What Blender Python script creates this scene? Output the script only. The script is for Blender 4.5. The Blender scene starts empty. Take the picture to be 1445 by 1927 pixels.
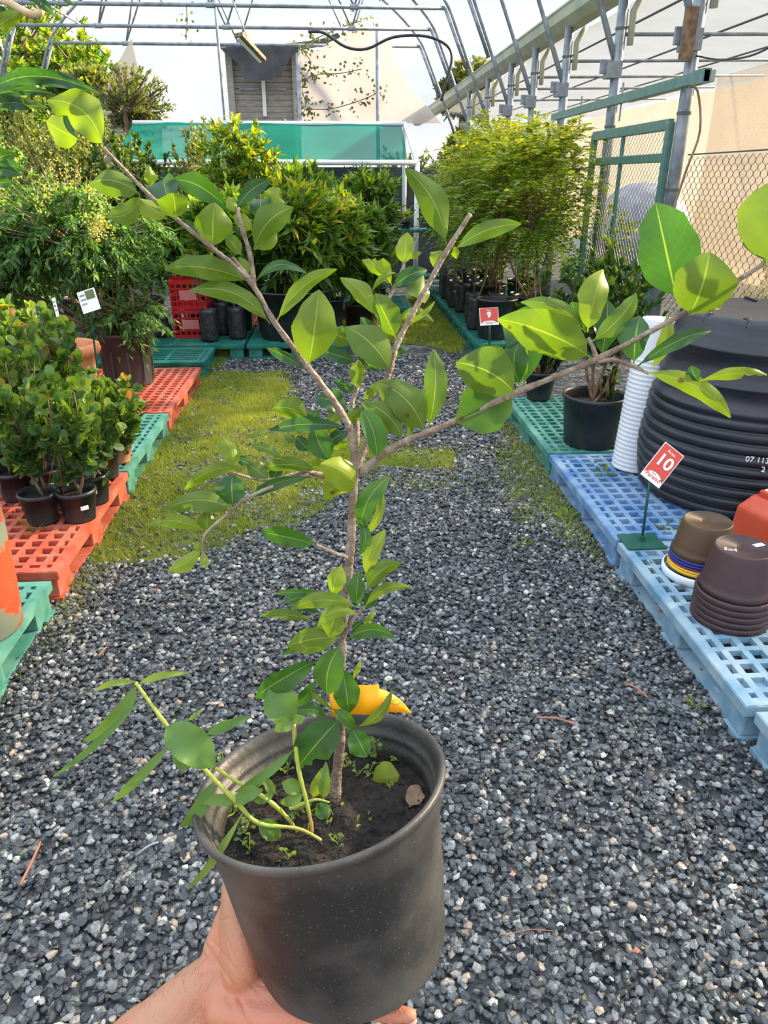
import bpy, math, random
import numpy as np
from mathutils import Vector, Matrix
random.seed(7); RNG = np.random.default_rng(7)
sc = bpy.context.scene
COL = sc.collection
# ------------------------------------------------------------------ camera
FPX = 1381.0; PITCH = math.radians(24.5); YAW = math.radians(3.55)
CAM = np.array([0, 0, 1.6])
FW = np.array([math.sin(YAW)*math.cos(PITCH), math.cos(YAW)*math.cos(PITCH), -math.sin(PITCH)])
RT = np.array([math.cos(YAW), -math.sin(YAW), 0.0]); UP = np.cross(RT, FW)
cd = bpy.data.cameras.new('camera'); cam = bpy.data.objects.new('camera', cd); COL.objects.link(cam)
cd.sensor_fit = 'VERTICAL'; cd.sensor_height = 24; cd.lens = 24*FPX/1927
cd.clip_start = 0.02; cd.clip_end = 200
M4 = Matrix.Identity(4)
for i in range(3):
    M4[i][0] = RT[i]; M4[i][1] = UP[i]; M4[i][2] = -FW[i]; M4[i][3] = CAM[i]
cam.matrix_world = M4; sc.camera = cam
# ------------------------------------------------------------------ world, sun, exposure
sc.view_settings.view_transform = 'Standard'; sc.view_settings.look = 'None'
sc.view_settings.gamma = 1; sc.view_settings.use_curve_mapping = False
sc.view_settings.exposure = 0.55
SUN_AZ = math.radians(66)      # clockwise from +Y (to the right of the lane, a little ahead)
SUN_EL = math.radians(28)
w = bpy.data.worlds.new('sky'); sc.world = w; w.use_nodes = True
nt = w.node_tree; nt.nodes.clear()
out = nt.nodes.new('ShaderNodeOutputWorld'); bg = nt.nodes.new('ShaderNodeBackground')
tc = nt.nodes.new('ShaderNodeTexCoord'); sep = nt.nodes.new('ShaderNodeSeparateXYZ')
rp = nt.nodes.new('ShaderNodeValToRGB'); nz = nt.nodes.new('ShaderNodeTexNoise'); mp = nt.nodes.new('ShaderNodeMapping')
mx = nt.nodes.new('ShaderNodeMixRGB'); cr = nt.nodes.new('ShaderNodeValToRGB')
rp.color_ramp.elements[0].position = 0.0; rp.color_ramp.elements[0].color = (0.66, 0.66, 0.64, 1)
rp.color_ramp.elements[1].position = 0.6; rp.color_ramp.elements[1].color = (0.80, 1.0, 1.25, 1)
e = rp.color_ramp.elements.new(0.13); e.color = (0.56, 0.66, 0.76, 1)
mp.inputs['Scale'].default_value = (1.2, 1.2, 5.0)
nz.inputs['Scale'].default_value = 2.2; nz.inputs['Detail'].default_value = 6
cr.color_ramp.elements[0].position = 0.38; cr.color_ramp.elements[1].position = 0.62
mx.inputs['Color2'].default_value = (0.80, 0.80, 0.80, 1)
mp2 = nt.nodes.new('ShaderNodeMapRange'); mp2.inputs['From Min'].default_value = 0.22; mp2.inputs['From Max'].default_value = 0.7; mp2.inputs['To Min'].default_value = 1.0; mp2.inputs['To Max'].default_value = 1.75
vm = nt.nodes.new('ShaderNodeVectorMath'); vm.operation = 'SCALE'
L = nt.links.new
L(tc.outputs['Generated'], sep.inputs[0]); L(sep.outputs['Z'], rp.inputs[0])
L(tc.outputs['Generated'], mp.inputs[0]); L(mp.outputs[0], nz.inputs['Vector']); L(nz.outputs['Fac'], cr.inputs[0])
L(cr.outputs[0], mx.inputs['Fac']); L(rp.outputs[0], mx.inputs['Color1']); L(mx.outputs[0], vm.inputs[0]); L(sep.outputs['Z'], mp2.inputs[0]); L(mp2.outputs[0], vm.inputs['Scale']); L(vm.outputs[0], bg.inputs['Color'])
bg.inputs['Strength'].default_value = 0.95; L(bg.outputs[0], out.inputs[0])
sd = bpy.data.lights.new('sun', 'SUN'); so = bpy.data.objects.new('sun', sd); COL.objects.link(so)
sd.energy = 15.0; sd.color = (1.0, 0.80, 0.52); sd.angle = math.radians(1.5)
SDIR = Vector((math.sin(SUN_AZ)*math.cos(SUN_EL), math.cos(SUN_AZ)*math.cos(SUN_EL), math.sin(SUN_EL)))
so.rotation_euler = SDIR.to_track_quat('Z', 'Y').to_euler()
so.location = (12, 6, 9)

# ------------------------------------------------------------------ helpers
def ray(px, py): return FW*FPX + RT*(px-722.5) - UP*(py-963.5)
def P(px, py, d):                       # point of the place at camera depth d
    return CAM + ray(px, py)/FPX*d
def G(px, py, z=0.0):                   # point at height z
    r = ray(px, py); return CAM + r*((z-CAM[2])/r[2])
def YP(px, py, Y):                      # point on the plane y = Y
    r = ray(px, py); return CAM + r*(Y/r[1])
def proj(p):
    v = p-CAM; dd = v@FW
    return np.stack([722.5+FPX*(v@RT)/dd, 963.5-FPX*(v@UP)/dd], -1)
def nrm(v):
    v = np.asarray(v, float); return v/(np.linalg.norm(v)+1e-12)
def tag(o, label=None, cat=None, group=None, kind=None):
    if label: o['label'] = label
    if cat: o['category'] = cat
    if group: o['group'] = group
    if kind: o['kind'] = kind
    return o
def empty(name, loc, label=None, cat=None, group=None, rz=0.0):
    o = bpy.data.objects.new(name, None); COL.objects.link(o); o.location = tuple(float(c) for c in loc)
    o.rotation_euler.z = rz; o.empty_display_size = 0.05
    return tag(o, label, cat, group)

class MB:
    def __init__(s): s.v = []; s.f = []; s.uv = None; s.mi = []
    def add(s, vs, fs):
        n = len(s.v); s.v.extend([tuple(map(float, q)) for q in vs]); s.f.extend([tuple(i+n for i in q) for q in fs]); return s
    def box(s, c, d, M=None):
        x, y, z = d[0]/2, d[1]/2, d[2]/2
        vs = [np.array([a*x, b*y, g*z]) for a in (-1, 1) for b in (-1, 1) for g in (-1, 1)]
        if M is not None: vs = [M@q for q in vs]
        vs = [q+np.array(c, float) for q in vs]
        return s.add(vs, [(0, 1, 3, 2), (4, 6, 7, 5), (0, 4, 5, 1), (2, 3, 7, 6), (0, 2, 6, 4), (1, 5, 7, 3)])
    def tube(s, pts, rad, n=6, cap=True):
        pts = [np.array(p, float) for p in pts]
        if not hasattr(rad, '__len__'): rad = [rad]*len(pts)
        ref = None; vs = []
        for i, p in enumerate(pts):
            t = nrm(pts[min(i+1, len(pts)-1)]-pts[max(i-1, 0)])
            if ref is None:
                ref = nrm(np.cross(t, [0.3, 0.2, 0.9] if abs(t[2]) < 0.9 else [1, 0, 0]))
            ref = nrm(ref-t*(ref@t)); b = np.cross(t, ref)
            for k in range(n):
                a = 2*math.pi*k/n; vs.append(p+(ref*math.cos(a)+b*math.sin(a))*rad[i])
        fs = []
        for i in range(len(pts)-1):
            for k in range(n):
                k2 = (k+1) % n; fs.append((i*n+k, i*n+k2, (i+1)*n+k2, (i+1)*n+k))
        if cap: fs.append(tuple(range(n-1, -1, -1))); m = (len(pts)-1)*n; fs.append(tuple(m+k for k in range(n)))
        return s.add(vs, fs)
    def lathe(s, prof, n=40, c=(0, 0, 0), M=None, closed=False, wob=None):
        vs = []
        for (r, z) in prof:
            for k in range(n):
                a = 2*math.pi*k/n; rr = r*(1+(wob(a, z) if wob else 0)); q = np.array([rr*math.cos(a), rr*math.sin(a), z])
                if M is not None: q = M@q
                vs.append(q+np.array(c, float))
        fs = []
        for i in range(len(prof)-1):
            for k in range(n):
                k2 = (k+1) % n; fs.append((i*n+k, i*n+k2, (i+1)*n+k2, (i+1)*n+k))
        if prof[0][0] < 1e-3: pass
        return s.add(vs, fs)
    def sphere(s, c, r, n=10, m=7, sc3=(1, 1, 1), M=None):
        vs = []; fs = []
        for i in range(m+1):
            th = math.pi*i/m
            for k in range(n):
                a = 2*math.pi*k/n
                q = np.array([math.sin(th)*math.cos(a)*sc3[0], math.sin(th)*math.sin(a)*sc3[1], math.cos(th)*sc3[2]])*r
                if M is not None: q = M@q
                vs.append(q+np.array(c, float))
        for i in range(m):
            for k in range(n):
                k2 = (k+1) % n; fs.append((i*n+k, (i+1)*n+k, (i+1)*n+k2, i*n+k2))
        return s.add(vs, fs)
    def build(s, name, mat, parent=None, smooth=False, bevel=0, uv=None, attr=None, origin=None):
        me = bpy.data.meshes.new(name)
        v = np.array(s.v, float).reshape(-1, 3)
        if origin is not None: v = v-np.array(origin)
        me.from_pydata(v.tolist(), [], s.f); me.materials.append(mat)
        if smooth:
            me.polygons.foreach_set('use_smooth', [True]*len(me.polygons))
        if uv is not None:
            ul = me.uv_layers.new(name='UVMap'); idx = np.empty(len(me.loops), np.int32); me.loops.foreach_get('vertex_index', idx)
            ul.data.foreach_set('uv', np.array(uv, float)[idx].ravel())
        if attr is not None:
            a = me.attributes.new('tone', 'FLOAT', 'POINT'); a.data.foreach_set('value', np.array(attr, float))
        me.update()
        o = bpy.data.objects.new(name, me); COL.objects.link(o)
        if origin is not None and parent is None: o.location = tuple(float(c) for c in origin)
        if parent is not None: o.parent = parent
        if bevel:
            b = o.modifiers.new('bevel', 'BEVEL'); b.width = bevel; b.segments = 2; b.limit_method = 'ANGLE'
        return o
def np_mesh(name, V, F, mat, parent=None, tone=None, smooth=False):
    """V (n,3), F (m,k) with constant k"""
    me = bpy.data.meshes.new(name); k = F.shape[1]
    me.vertices.add(len(V)); me.vertices.foreach_set('co', np.ascontiguousarray(V, np.float32).ravel())
    me.loops.add(F.size); me.loops.foreach_set('vertex_index', np.ascontiguousarray(F, np.int32).ravel())
    me.polygons.add(len(F)); me.polygons.foreach_set('loop_start', np.arange(0, F.size, k, dtype=np.int32))
    me.polygons.foreach_set('use_smooth', np.full(len(F), smooth))
    me.update(calc_edges=True); me.materials.append(mat)
    if tone is not None:
        a = me.attributes.new('tone', 'FLOAT', 'POINT'); a.data.foreach_set('value', np.ascontiguousarray(tone, np.float32))
    o = bpy.data.objects.new(name, me); COL.objects.link(o)
    if parent is not None: o.parent = parent
    return o

# ------------------------------------------------------------------ materials
def mat_new(name):
    m = bpy.data.materials.new(name); m.use_nodes = True; t = m.node_tree; t.nodes.clear()
    o = t.nodes.new('ShaderNodeOutputMaterial'); return m, t, o
def pbr(name, c, rough=0.5, metal=0.0, c2=None, nscale=12.0, spread=(0.4, 0.65), bump=0.0, bscale=60.0, spec=0.5, detail=4, stretch=None, speck=None):
    m, t, o = mat_new(name); b = t.nodes.new('ShaderNodeBsdfPrincipled'); t.links.new(b.outputs[0], o.inputs[0])
    b.inputs['Base Color'].default_value = (*c, 1); b.inputs['Roughness'].default_value = rough; b.inputs['Metallic'].default_value = metal
    b.inputs['Specular IOR Level'].default_value = spec
    g = t.nodes.new('ShaderNodeTexCoord'); src = g.outputs['Object']
    if stretch:
        mpp = t.nodes.new('ShaderNodeMapping'); mpp.inputs['Scale'].default_value = stretch; t.links.new(src, mpp.inputs[0]); src = mpp.outputs[0]
    colout = None
    if c2 is not None:
        n = t.nodes.new('ShaderNodeTexNoise'); n.inputs['Scale'].default_value = nscale; n.inputs['Detail'].default_value = detail
        r = t.nodes.new('ShaderNodeValToRGB'); r.color_ramp.elements[0].position = spread[0]; r.color_ramp.elements[1].position = spread[1]
        r.color_ramp.elements[0].color = (*c, 1); r.color_ramp.elements[1].color = (*c2, 1)
        t.links.new(src, n.inputs['Vector']); t.links.new(n.outputs['Fac'], r.inputs[0]); colout = r.outputs[0]
        t.links.new(colout, b.inputs['Base Color'])
    if speck:
        (sc_, th, scol) = speck
        v = t.nodes.new('ShaderNodeTexNoise'); v.inputs['Scale'].default_value = sc_; v.inputs['Detail'].default_value = 3; t.links.new(src, v.inputs['Vector'])
        r2 = t.nodes.new('ShaderNodeValToRGB'); r2.color_ramp.elements[0].position = th; r2.color_ramp.elements[1].position = th+0.04
        x = t.nodes.new('ShaderNodeMixRGB'); x.inputs['Color2'].default_value = (*scol, 1)
        t.links.new(v.outputs['Fac'], r2.inputs[0]); t.links.new(r2.outputs[0], x.inputs['Fac'])
        if colout is not None: t.links.new(colout, x.inputs['Color1'])
        else: x.inputs['Color1'].default_value = (*c, 1)
        t.links.new(x.outputs[0], b.inputs['Base Color'])
    if bump:
        n2 = t.nodes.new('ShaderNodeTexNoise'); n2.inputs['Scale'].default_value = bscale; n2.inputs['Detail'].default_value = 5
        bp = t.nodes.new('ShaderNodeBump'); bp.inputs['Strength'].default_value = bump; bp.inputs['Distance'].default_value = 0.01
        t.links.new(src, n2.inputs['Vector']); t.links.new(n2.outputs['Fac'], bp.inputs['Height']); t.links.new(bp.outputs[0], b.inputs['Normal'])
    return m
def tonemat(name, stops, rough=0.5, trans=0.0, spec=0.5, tcol=None):
    """colour from the per-piece 'tone' attribute, optional translucency for leaves"""
    m, t, o = mat_new(name); b = t.nodes.new('ShaderNodeBsdfPrincipled')
    a = t.nodes.new('ShaderNodeAttribute'); a.attribute_name = 'tone'
    r = t.nodes.new('ShaderNodeValToRGB'); el = r.color_ramp.elements
    el[0].position = stops[0][0]; el[0].color = (*stops[0][1], 1); el[1].position = stops[-1][0]; el[1].color = (*stops[-1][1], 1)
    for p_, c_ in stops[1:-1]:
        e_ = el.new(p_); e_.color = (*c_, 1)
    t.links.new(a.outputs['Fac'], r.inputs[0]); t.links.new(r.outputs[0], b.inputs['Base Color'])
    b.inputs['Roughness'].default_value = rough; b.inputs['Specular IOR Level'].default_value = spec
    if trans:
        tr = t.nodes.new('ShaderNodeBsdfTranslucent'); hs = t.nodes.new('ShaderNodeMixRGB'); hs.blend_type = 'MULTIPLY'; hs.inputs['Fac'].default_value = 1
        hs.inputs['Color2'].default_value = (*(tcol or (1.9, 1.8, 0.5)), 1)
        t.links.new(r.outputs[0], hs.inputs['Color1']); t.links.new(hs.outputs[0], tr.inputs['Color'])
        x = t.nodes.new('ShaderNodeMixShader'); x.inputs[0].default_value = trans
        t.links.new(b.outputs[0], x.inputs[1]); t.links.new(tr.outputs[0], x.inputs[2]); t.links.new(x.outputs[0], o.inputs[0])
    else: t.links.new(b.outputs[0], o.inputs[0])
    return m
def cloth(name, c, alpha=0.3, trans=0.5, weave=260.0):
    m, t, o = mat_new(name)
    g = t.nodes.new('ShaderNodeTexCoord'); n = t.nodes.new('ShaderNodeTexNoise'); n.inputs['Scale'].default_value = weave; n.inputs['Detail'].default_value = 2
    n2 = t.nodes.new('ShaderNodeTexNoise'); n2.inputs['Scale'].default_value = 1.3; n2.inputs['Detail'].default_value = 4
    r = t.nodes.new('ShaderNodeValToRGB'); r.color_ramp.elements[0].position = 0.3; r.color_ramp.elements[1].position = 0.7
    r.color_ramp.elements[0].color = (c[0]*0.8, c[1]*0.8, c[2]*0.8, 1); r.color_ramp.elements[1].color = (*c, 1)
    d = t.nodes.new('ShaderNodeBsdfDiffuse'); tl = t.nodes.new('ShaderNodeBsdfTranslucent'); tp = t.nodes.new('ShaderNodeBsdfTransparent')
    x1 = t.nodes.new('ShaderNodeMixShader'); x1.inputs[0].default_value = trans; x2 = t.nodes.new('ShaderNodeMixShader')
    mr = t.nodes.new('ShaderNodeMapRange'); mr.inputs['From Min'].default_value = 0.35; mr.inputs['From Max'].default_value = 0.65
    mr.inputs['To Min'].default_value = max(0, alpha-0.2); mr.inputs['To Max'].default_value = min(1, alpha+0.2)
    lk = t.links.new
    lk(g.outputs['Object'], n.inputs['Vector']); lk(g.outputs['Object'], n2.inputs['Vector']); lk(n2.outputs['Fac'], r.inputs[0])
    lk(r.outputs[0], d.inputs[0]); lk(r.outputs[0], tl.inputs[0]); lk(n.outputs['Fac'], mr.inputs[0])
    lk(d.outputs[0], x1.inputs[1]); lk(tl.outputs[0], x1.inputs[2]); lk(mr.outputs[0], x2.inputs[0]); lk(x1.outputs[0], x2.inputs[1]); lk(tp.outputs[0], x2.inputs[2]); lk(x2.outputs[0], o.inputs[0])
    return m

M = {}
M['steel'] = pbr('galvanised_steel', (0.19, 0.22, 0.26), 0.5, 0.35, c2=(0.32, 0.36, 0.41), nscale=8)
M['rust'] = pbr('rusty_pipe', (0.30, 0.20, 0.12), 0.7, 0.2, c2=(0.42, 0.36, 0.28), nscale=6)
M['wood'] = pbr('weathered_board', (0.30, 0.29, 0.27), 0.8, c2=(0.42, 0.40, 0.37), nscale=5, stretch=(1, 1, 6))
M['greenpaint'] = pbr('green_paint', (0.085, 0.20, 0.18), 0.45, c2=(0.12, 0.25, 0.22), nscale=14)
M['darkgreen'] = pbr('dark_green_paint', (0.012, 0.085, 0.055), 0.4, c2=(0.02, 0.11, 0.075), nscale=14)
M['wire'] = pbr('fence_wire', (0.12, 0.14, 0.15), 0.55, 0.3)
M['black_plastic'] = pbr('black_plastic', (0.012, 0.013, 0.016), 0.42, c2=(0.035, 0.036, 0.04), nscale=7, bump=0.05)
M['grey_plastic'] = pbr('grey_pot_plastic', (0.040, 0.043, 0.047), 0.5, c2=(0.066, 0.068, 0.072), nscale=5)
M['bag'] = pbr('black_grow_bag', (0.018, 0.019, 0.024), 0.38, c2=(0.045, 0.047, 0.055), nscale=22, bump=0.5, bscale=25)
M['barrel'] = pbr('black_tub_plastic', (0.010, 0.012, 0.020), 0.42, c2=(0.022, 0.025, 0.036), nscale=4, stretch=(1, 1, 5), bump=0.25, bscale=6)
M['potblack'] = pbr('held_pot_plastic', (0.017, 0.017, 0.018), 0.46, c2=(0.15, 0.138, 0.118), nscale=9, spread=(0.40, 0.80), bump=0.10, bscale=120, detail=14, speck=(520.0, 0.655, (0.13, 0.115, 0.08)))
M['terracotta'] = pbr('terracotta', (0.60, 0.20, 0.085), 0.75, c2=(0.66, 0.26, 0.12), nscale=9, bump=0.1)
M['red_pallet'] = pbr('faded_red_plastic', (0.44, 0.07, 0.035), 0.55, c2=(0.55, 0.17, 0.11), nscale=9, spread=(0.35, 0.7), bump=0.1)
M['green_pallet'] = pbr('faded_green_plastic', (0.035, 0.20, 0.15), 0.55, c2=(0.14, 0.34, 0.28), nscale=9, spread=(0.35, 0.7), bump=0.1)
M['blue_pallet'] = pbr('faded_blue_plastic', (0.06, 0.18, 0.42), 0.5, c2=(0.24, 0.37, 0.54), nscale=7, spread=(0.3, 0.6), bump=0.1)
M['paleblue_pallet'] = pbr('bleached_blue_plastic', (0.10, 0.25, 0.38), 0.5, c2=(0.31, 0.42, 0.49), nscale=8, spread=(0.3, 0.6), bump=0.1)
M['teal_pallet'] = pbr('teal_plastic', (0.012, 0.15, 0.12), 0.45, c2=(0.035, 0.22, 0.18), nscale=8)
M['crate'] = pbr('red_crate_plastic', (0.50, 0.012, 0.02), 0.4)
M['white_plastic'] = pbr('white_plastic', (0.72, 0.75, 0.80), 0.35, c2=(0.80, 0.82, 0.86), nscale=4)
M['brown'] = pbr('brown_pot_plastic', (0.070, 0.036, 0.015), 0.5, c2=(0.095, 0.052, 0.024), nscale=8, speck=(120.0, 0.74, (0.3, 0.25, 0.18)))
M['maroon'] = pbr('maroon_pot_plastic', (0.045, 0.021, 0.023), 0.52, c2=(0.060, 0.029, 0.031), nscale=8)
M['blue'] = pbr('blue_rim', (0.01, 0.025, 0.22), 0.35); M['purple'] = pbr('purple_rim', (0.13, 0.01, 0.09), 0.35); M['yellow'] = pbr('yellow_rim', (0.85, 0.50, 0.02), 0.35)
M['signred'] = pbr('sign_red', (0.66, 0.06, 0.035), 0.4); M['signwhite'] = pbr('sign_white', (0.85, 0.85, 0.85), 0.4)
M['orange_plastic'] = pbr('orange_red_plastic', (0.55, 0.065, 0.022), 0.42, c2=(0.60, 0.09, 0.035), nscale=6)
M['bucket'] = pbr('worn_orange_paint', (0.62, 0.085, 0.03), 0.5, c2=(0.23, 0.26, 0.19), nscale=7, spread=(0.52, 0.56), detail=8)
M['ribbon'] = pbr('orange_ribbon', (1.0, 0.42, 0.005), 0.4)
M['soil'] = pbr('potting_soil', (0.006, 0.004, 0.003), 0.9, c2=(0.024, 0.014, 0.009), nscale=60, bump=1.0, bscale=120, speck=(210.0, 0.72, (0.12, 0.09, 0.06)))
M['bark'] = pbr('grey_bark', (0.19, 0.13, 0.095), 0.8, c2=(0.34, 0.27, 0.21), nscale=90, bump=0.5, bscale=250, speck=(320.0, 0.68, (0.55, 0.50, 0.42)))
M['bark2'] = pbr('brown_bark', (0.14, 0.085, 0.05), 0.8, c2=(0.26, 0.18, 0.11), nscale=20)
M['weedstem'] = pbr('weed_stem', (0.36, 0.42, 0.06), 0.4, c2=(0.42, 0.22, 0.08), nscale=14, spread=(0.5, 0.7))
M['skin'] = None
M['tin'] = pbr('red_tin_roof', (0.42, 0.17, 0.14), 0.6, c2=(0.5, 0.25, 0.2), nscale=3)
M['cloth_roof'] = cloth('grey_white_shade_cloth', (0.30, 0.31, 0.32), 0.35, 0.5)
M['cloth_wall'] = cloth('cream_shade_cloth', (0.40, 0.32, 0.23), 0.32, 0.5, 120)
M['cloth_pink'] = cloth('pale_gable_cloth', (0.72, 0.66, 0.64), 0.35, 0.6)
M['cloth_green'] = cloth('green_shade_cloth', (0.012, 0.27, 0.20), 0.10, 0.5)
M['cloth_black'] = cloth('black_shade_cloth', (0.06, 0.065, 0.07), 0.22, 0.3)
M['tarp'] = pbr('dark_tarp', (0.045, 0.05, 0.06), 0.55, c2=(0.08, 0.085, 0.10), nscale=3)
M['gutter'] = pbr('grey_green_gutter', (0.34, 0.38, 0.31), 0.55, c2=(0.44, 0.47, 0.38), nscale=3)
M['carblue'] = pbr('blue_grey_cover', (0.25, 0.29, 0.40), 0.5, c2=(0.42, 0.45, 0.55), nscale=4)
M['weedleaf'] = tonemat('weed_leaf', [(0, (0.06, 0.14, 0.04)), (0.5, (0.10, 0.20, 0.045)), (1, (0.26, 0.34, 0.04))], 0.5, 0.3, 0.35)
M['wavybark'] = pbr('tan_bark', (0.55, 0.38, 0.20), 0.8, c2=(0.65, 0.50, 0.32), nscale=30)
M['twig'] = pbr('dry_twig', (0.42, 0.16, 0.09), 0.8, c2=(0.3, 0.16, 0.1), nscale=40)
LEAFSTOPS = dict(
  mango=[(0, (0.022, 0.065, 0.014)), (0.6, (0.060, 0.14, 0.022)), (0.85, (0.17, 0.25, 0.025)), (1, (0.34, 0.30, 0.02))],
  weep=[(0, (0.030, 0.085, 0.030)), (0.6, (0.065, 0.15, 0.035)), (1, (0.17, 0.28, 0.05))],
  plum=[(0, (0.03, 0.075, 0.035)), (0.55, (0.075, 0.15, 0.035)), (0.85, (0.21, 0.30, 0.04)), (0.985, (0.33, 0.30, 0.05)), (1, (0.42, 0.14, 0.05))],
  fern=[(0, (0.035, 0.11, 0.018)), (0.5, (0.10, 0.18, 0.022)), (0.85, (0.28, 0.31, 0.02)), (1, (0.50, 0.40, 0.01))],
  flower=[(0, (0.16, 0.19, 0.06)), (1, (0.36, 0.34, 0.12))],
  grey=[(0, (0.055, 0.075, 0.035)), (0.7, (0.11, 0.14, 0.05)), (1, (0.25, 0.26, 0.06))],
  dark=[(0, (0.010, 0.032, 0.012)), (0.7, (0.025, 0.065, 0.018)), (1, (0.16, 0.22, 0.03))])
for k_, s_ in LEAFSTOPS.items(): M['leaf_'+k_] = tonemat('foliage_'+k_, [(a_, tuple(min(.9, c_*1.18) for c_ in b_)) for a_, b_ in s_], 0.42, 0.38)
M['grass'] = tonemat('grass_blades', [(0, (0.11, 0.16, 0.03)), (0.5, (0.28, 0.34, 0.04)), (1, (0.60, 0.52, 0.11))], 0.5, 0.35)
M['stone'] = tonemat('crushed_stone', [(0, (0.018, 0.021, 0.025)), (0.30, (0.056, 0.062, 0.067)), (0.6, (0.14, 0.152, 0.157)), (0.86, (0.30, 0.315, 0.31)), (0.94, (0.33, 0.24, 0.17)), (1, (0.58, 0.57, 0.53))], 0.36)
def stone_bump():
    t = M['stone'].node_tree; b = [n for n in t.nodes if n.type == 'BSDF_PRINCIPLED'][0]
    g = t.nodes.new('ShaderNodeTexCoord'); n = t.nodes.new('ShaderNodeTexNoise'); n.inputs['Scale'].default_value = 160; n.inputs['Detail'].default_value = 4
    bp = t.nodes.new('ShaderNodeBump'); bp.inputs['Strength'].default_value = 0.35; bp.inputs['Distance'].default_value = 0.004
    t.links.new(g.outputs['Object'], n.inputs['Vector']); t.links.new(n.outputs['Fac'], bp.inputs['Height']); t.links.new(bp.outputs[0], b.inputs['Normal'])
    r = [n for n in t.nodes if n.type == 'VALTORGB'][0]; x = t.nodes.new('ShaderNodeMixRGB'); x.blend_type = 'MULTIPLY'; x.inputs['Fac'].default_value = 0.6
    n3 = t.nodes.new('ShaderNodeTexNoise'); n3.inputs['Scale'].default_value = 90; r3 = t.nodes.new('ShaderNodeValToRGB'); r3.color_ramp.elements[0].position = 0.35; r3.color_ramp.elements[1].position = 0.6
    r3.color_ramp.elements[0].color = (0.45, 0.45, 0.45, 1); r3.color_ramp.elements[1].color = (1.3, 1.3, 1.3, 1)
    t.links.new(g.outputs['Object'], n3.inputs['Vector']); t.links.new(n3.outputs['Fac'], r3.inputs[0])
    t.links.new(r.outputs[0], x.inputs['Color1']); t.links.new(r3.outputs[0], x.inputs['Color2']); t.links.new(x.outputs[0], b.inputs['Base Color'])
stone_bump()
def ground_mat():
    m, t, o = mat_new('gravel_bed'); b = t.nodes.new('ShaderNodeBsdfPrincipled'); t.links.new(b.outputs[0], o.inputs[0]); b.inputs['Roughness'].default_value = 0.7
    g = t.nodes.new('ShaderNodeTexCoord'); v = t.nodes.new('ShaderNodeTexVoronoi'); v.inputs['Scale'].default_value = 42
    s = t.nodes.new('ShaderNodeSeparateColor'); r = t.nodes.new('ShaderNodeValToRGB'); el = r.color_ramp.elements
    el[0].color = (0.015, 0.017, 0.02, 1); el[1].color = (0.20, 0.21, 0.21, 1); e_ = el.new(0.6); e_.color = (0.06, 0.066, 0.072, 1)
    bp = t.nodes.new('ShaderNodeBump'); bp.invert = True; bp.inputs['Strength'].default_value = 1; bp.inputs['Distance'].default_value = 0.01
    lk = t.links.new
    lk(g.outputs['Object'], v.inputs['Vector']); lk(v.outputs['Color'], s.inputs[0]); lk(s.outputs[0], r.inputs[0]); lk(r.outputs[0], b.inputs['Base Color'])
    lk(v.outputs['Distance'], bp.inputs['Height']); lk(bp.outputs[0], b.inputs['Normal'])
    return m
M['ground'] = ground_mat()
M['turf'] = pbr('turf_soil', (0.05, 0.06, 0.025), 0.9, c2=(0.13, 0.17, 0.04), nscale=9, bump=0.8, bscale=80)
M['moss'] = pbr('mossy_dirt', (0.04, 0.05, 0.02), 0.9, c2=(0.13, 0.16, 0.035), nscale=3, bump=0.8, bscale=60)

def skin_mat():
    m, t, o = mat_new('skin'); b = t.nodes.new('ShaderNodeBsdfPrincipled'); t.links.new(b.outputs[0], o.inputs[0])
    b.inputs['Roughness'].default_value = 0.48; b.inputs['Subsurface Weight'].default_value = 0.25; b.inputs['Subsurface Radius'].default_value = (0.012, 0.004, 0.002)
    b.inputs['Subsurface Scale'].default_value = 0.6
    g = t.nodes.new('ShaderNodeTexCoord'); n = t.nodes.new('ShaderNodeTexNoise'); n.inputs['Scale'].default_value = 22; n.inputs['Detail'].default_value = 4
    r = t.nodes.new('ShaderNodeValToRGB'); r.color_ramp.elements[0].position = 0.35; r.color_ramp.elements[1].position = 0.68
    r.color_ramp.elements[0].color = (0.47, 0.235, 0.135, 1); r.color_ramp.elements[1].color = (0.55, 0.20, 0.125, 1)
    v = t.nodes.new('ShaderNodeTexVoronoi'); v.inputs['Scale'].default_value = 420; n2 = t.nodes.new('ShaderNodeTexNoise'); n2.inputs['Scale'].default_value = 140; n2.inputs['Detail'].default_value = 6
    ad = t.nodes.new('ShaderNodeMath'); bp = t.nodes.new('ShaderNodeBump'); bp.inputs['Strength'].default_value = 0.30; bp.inputs['Distance'].default_value = 0.0012
    lk = t.links.new
    lk(g.outputs['Object'], n.inputs['Vector']); lk(n.outputs['Fac'], r.inputs[0]); lk(r.outputs[0], b.inputs['Base Color'])
    lk(g.outputs['Object'], v.inputs['Vector']); lk(g.outputs['Object'], n2.inputs['Vector']); lk(v.outputs['Distance'], ad.inputs[0]); lk(n2.outputs['Fac'], ad.inputs[1])
    lk(ad.outputs[0], bp.inputs['Height']); lk(bp.outputs[0], b.inputs['Normal'])
    return m
M['skin'] = skin_mat()

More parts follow.
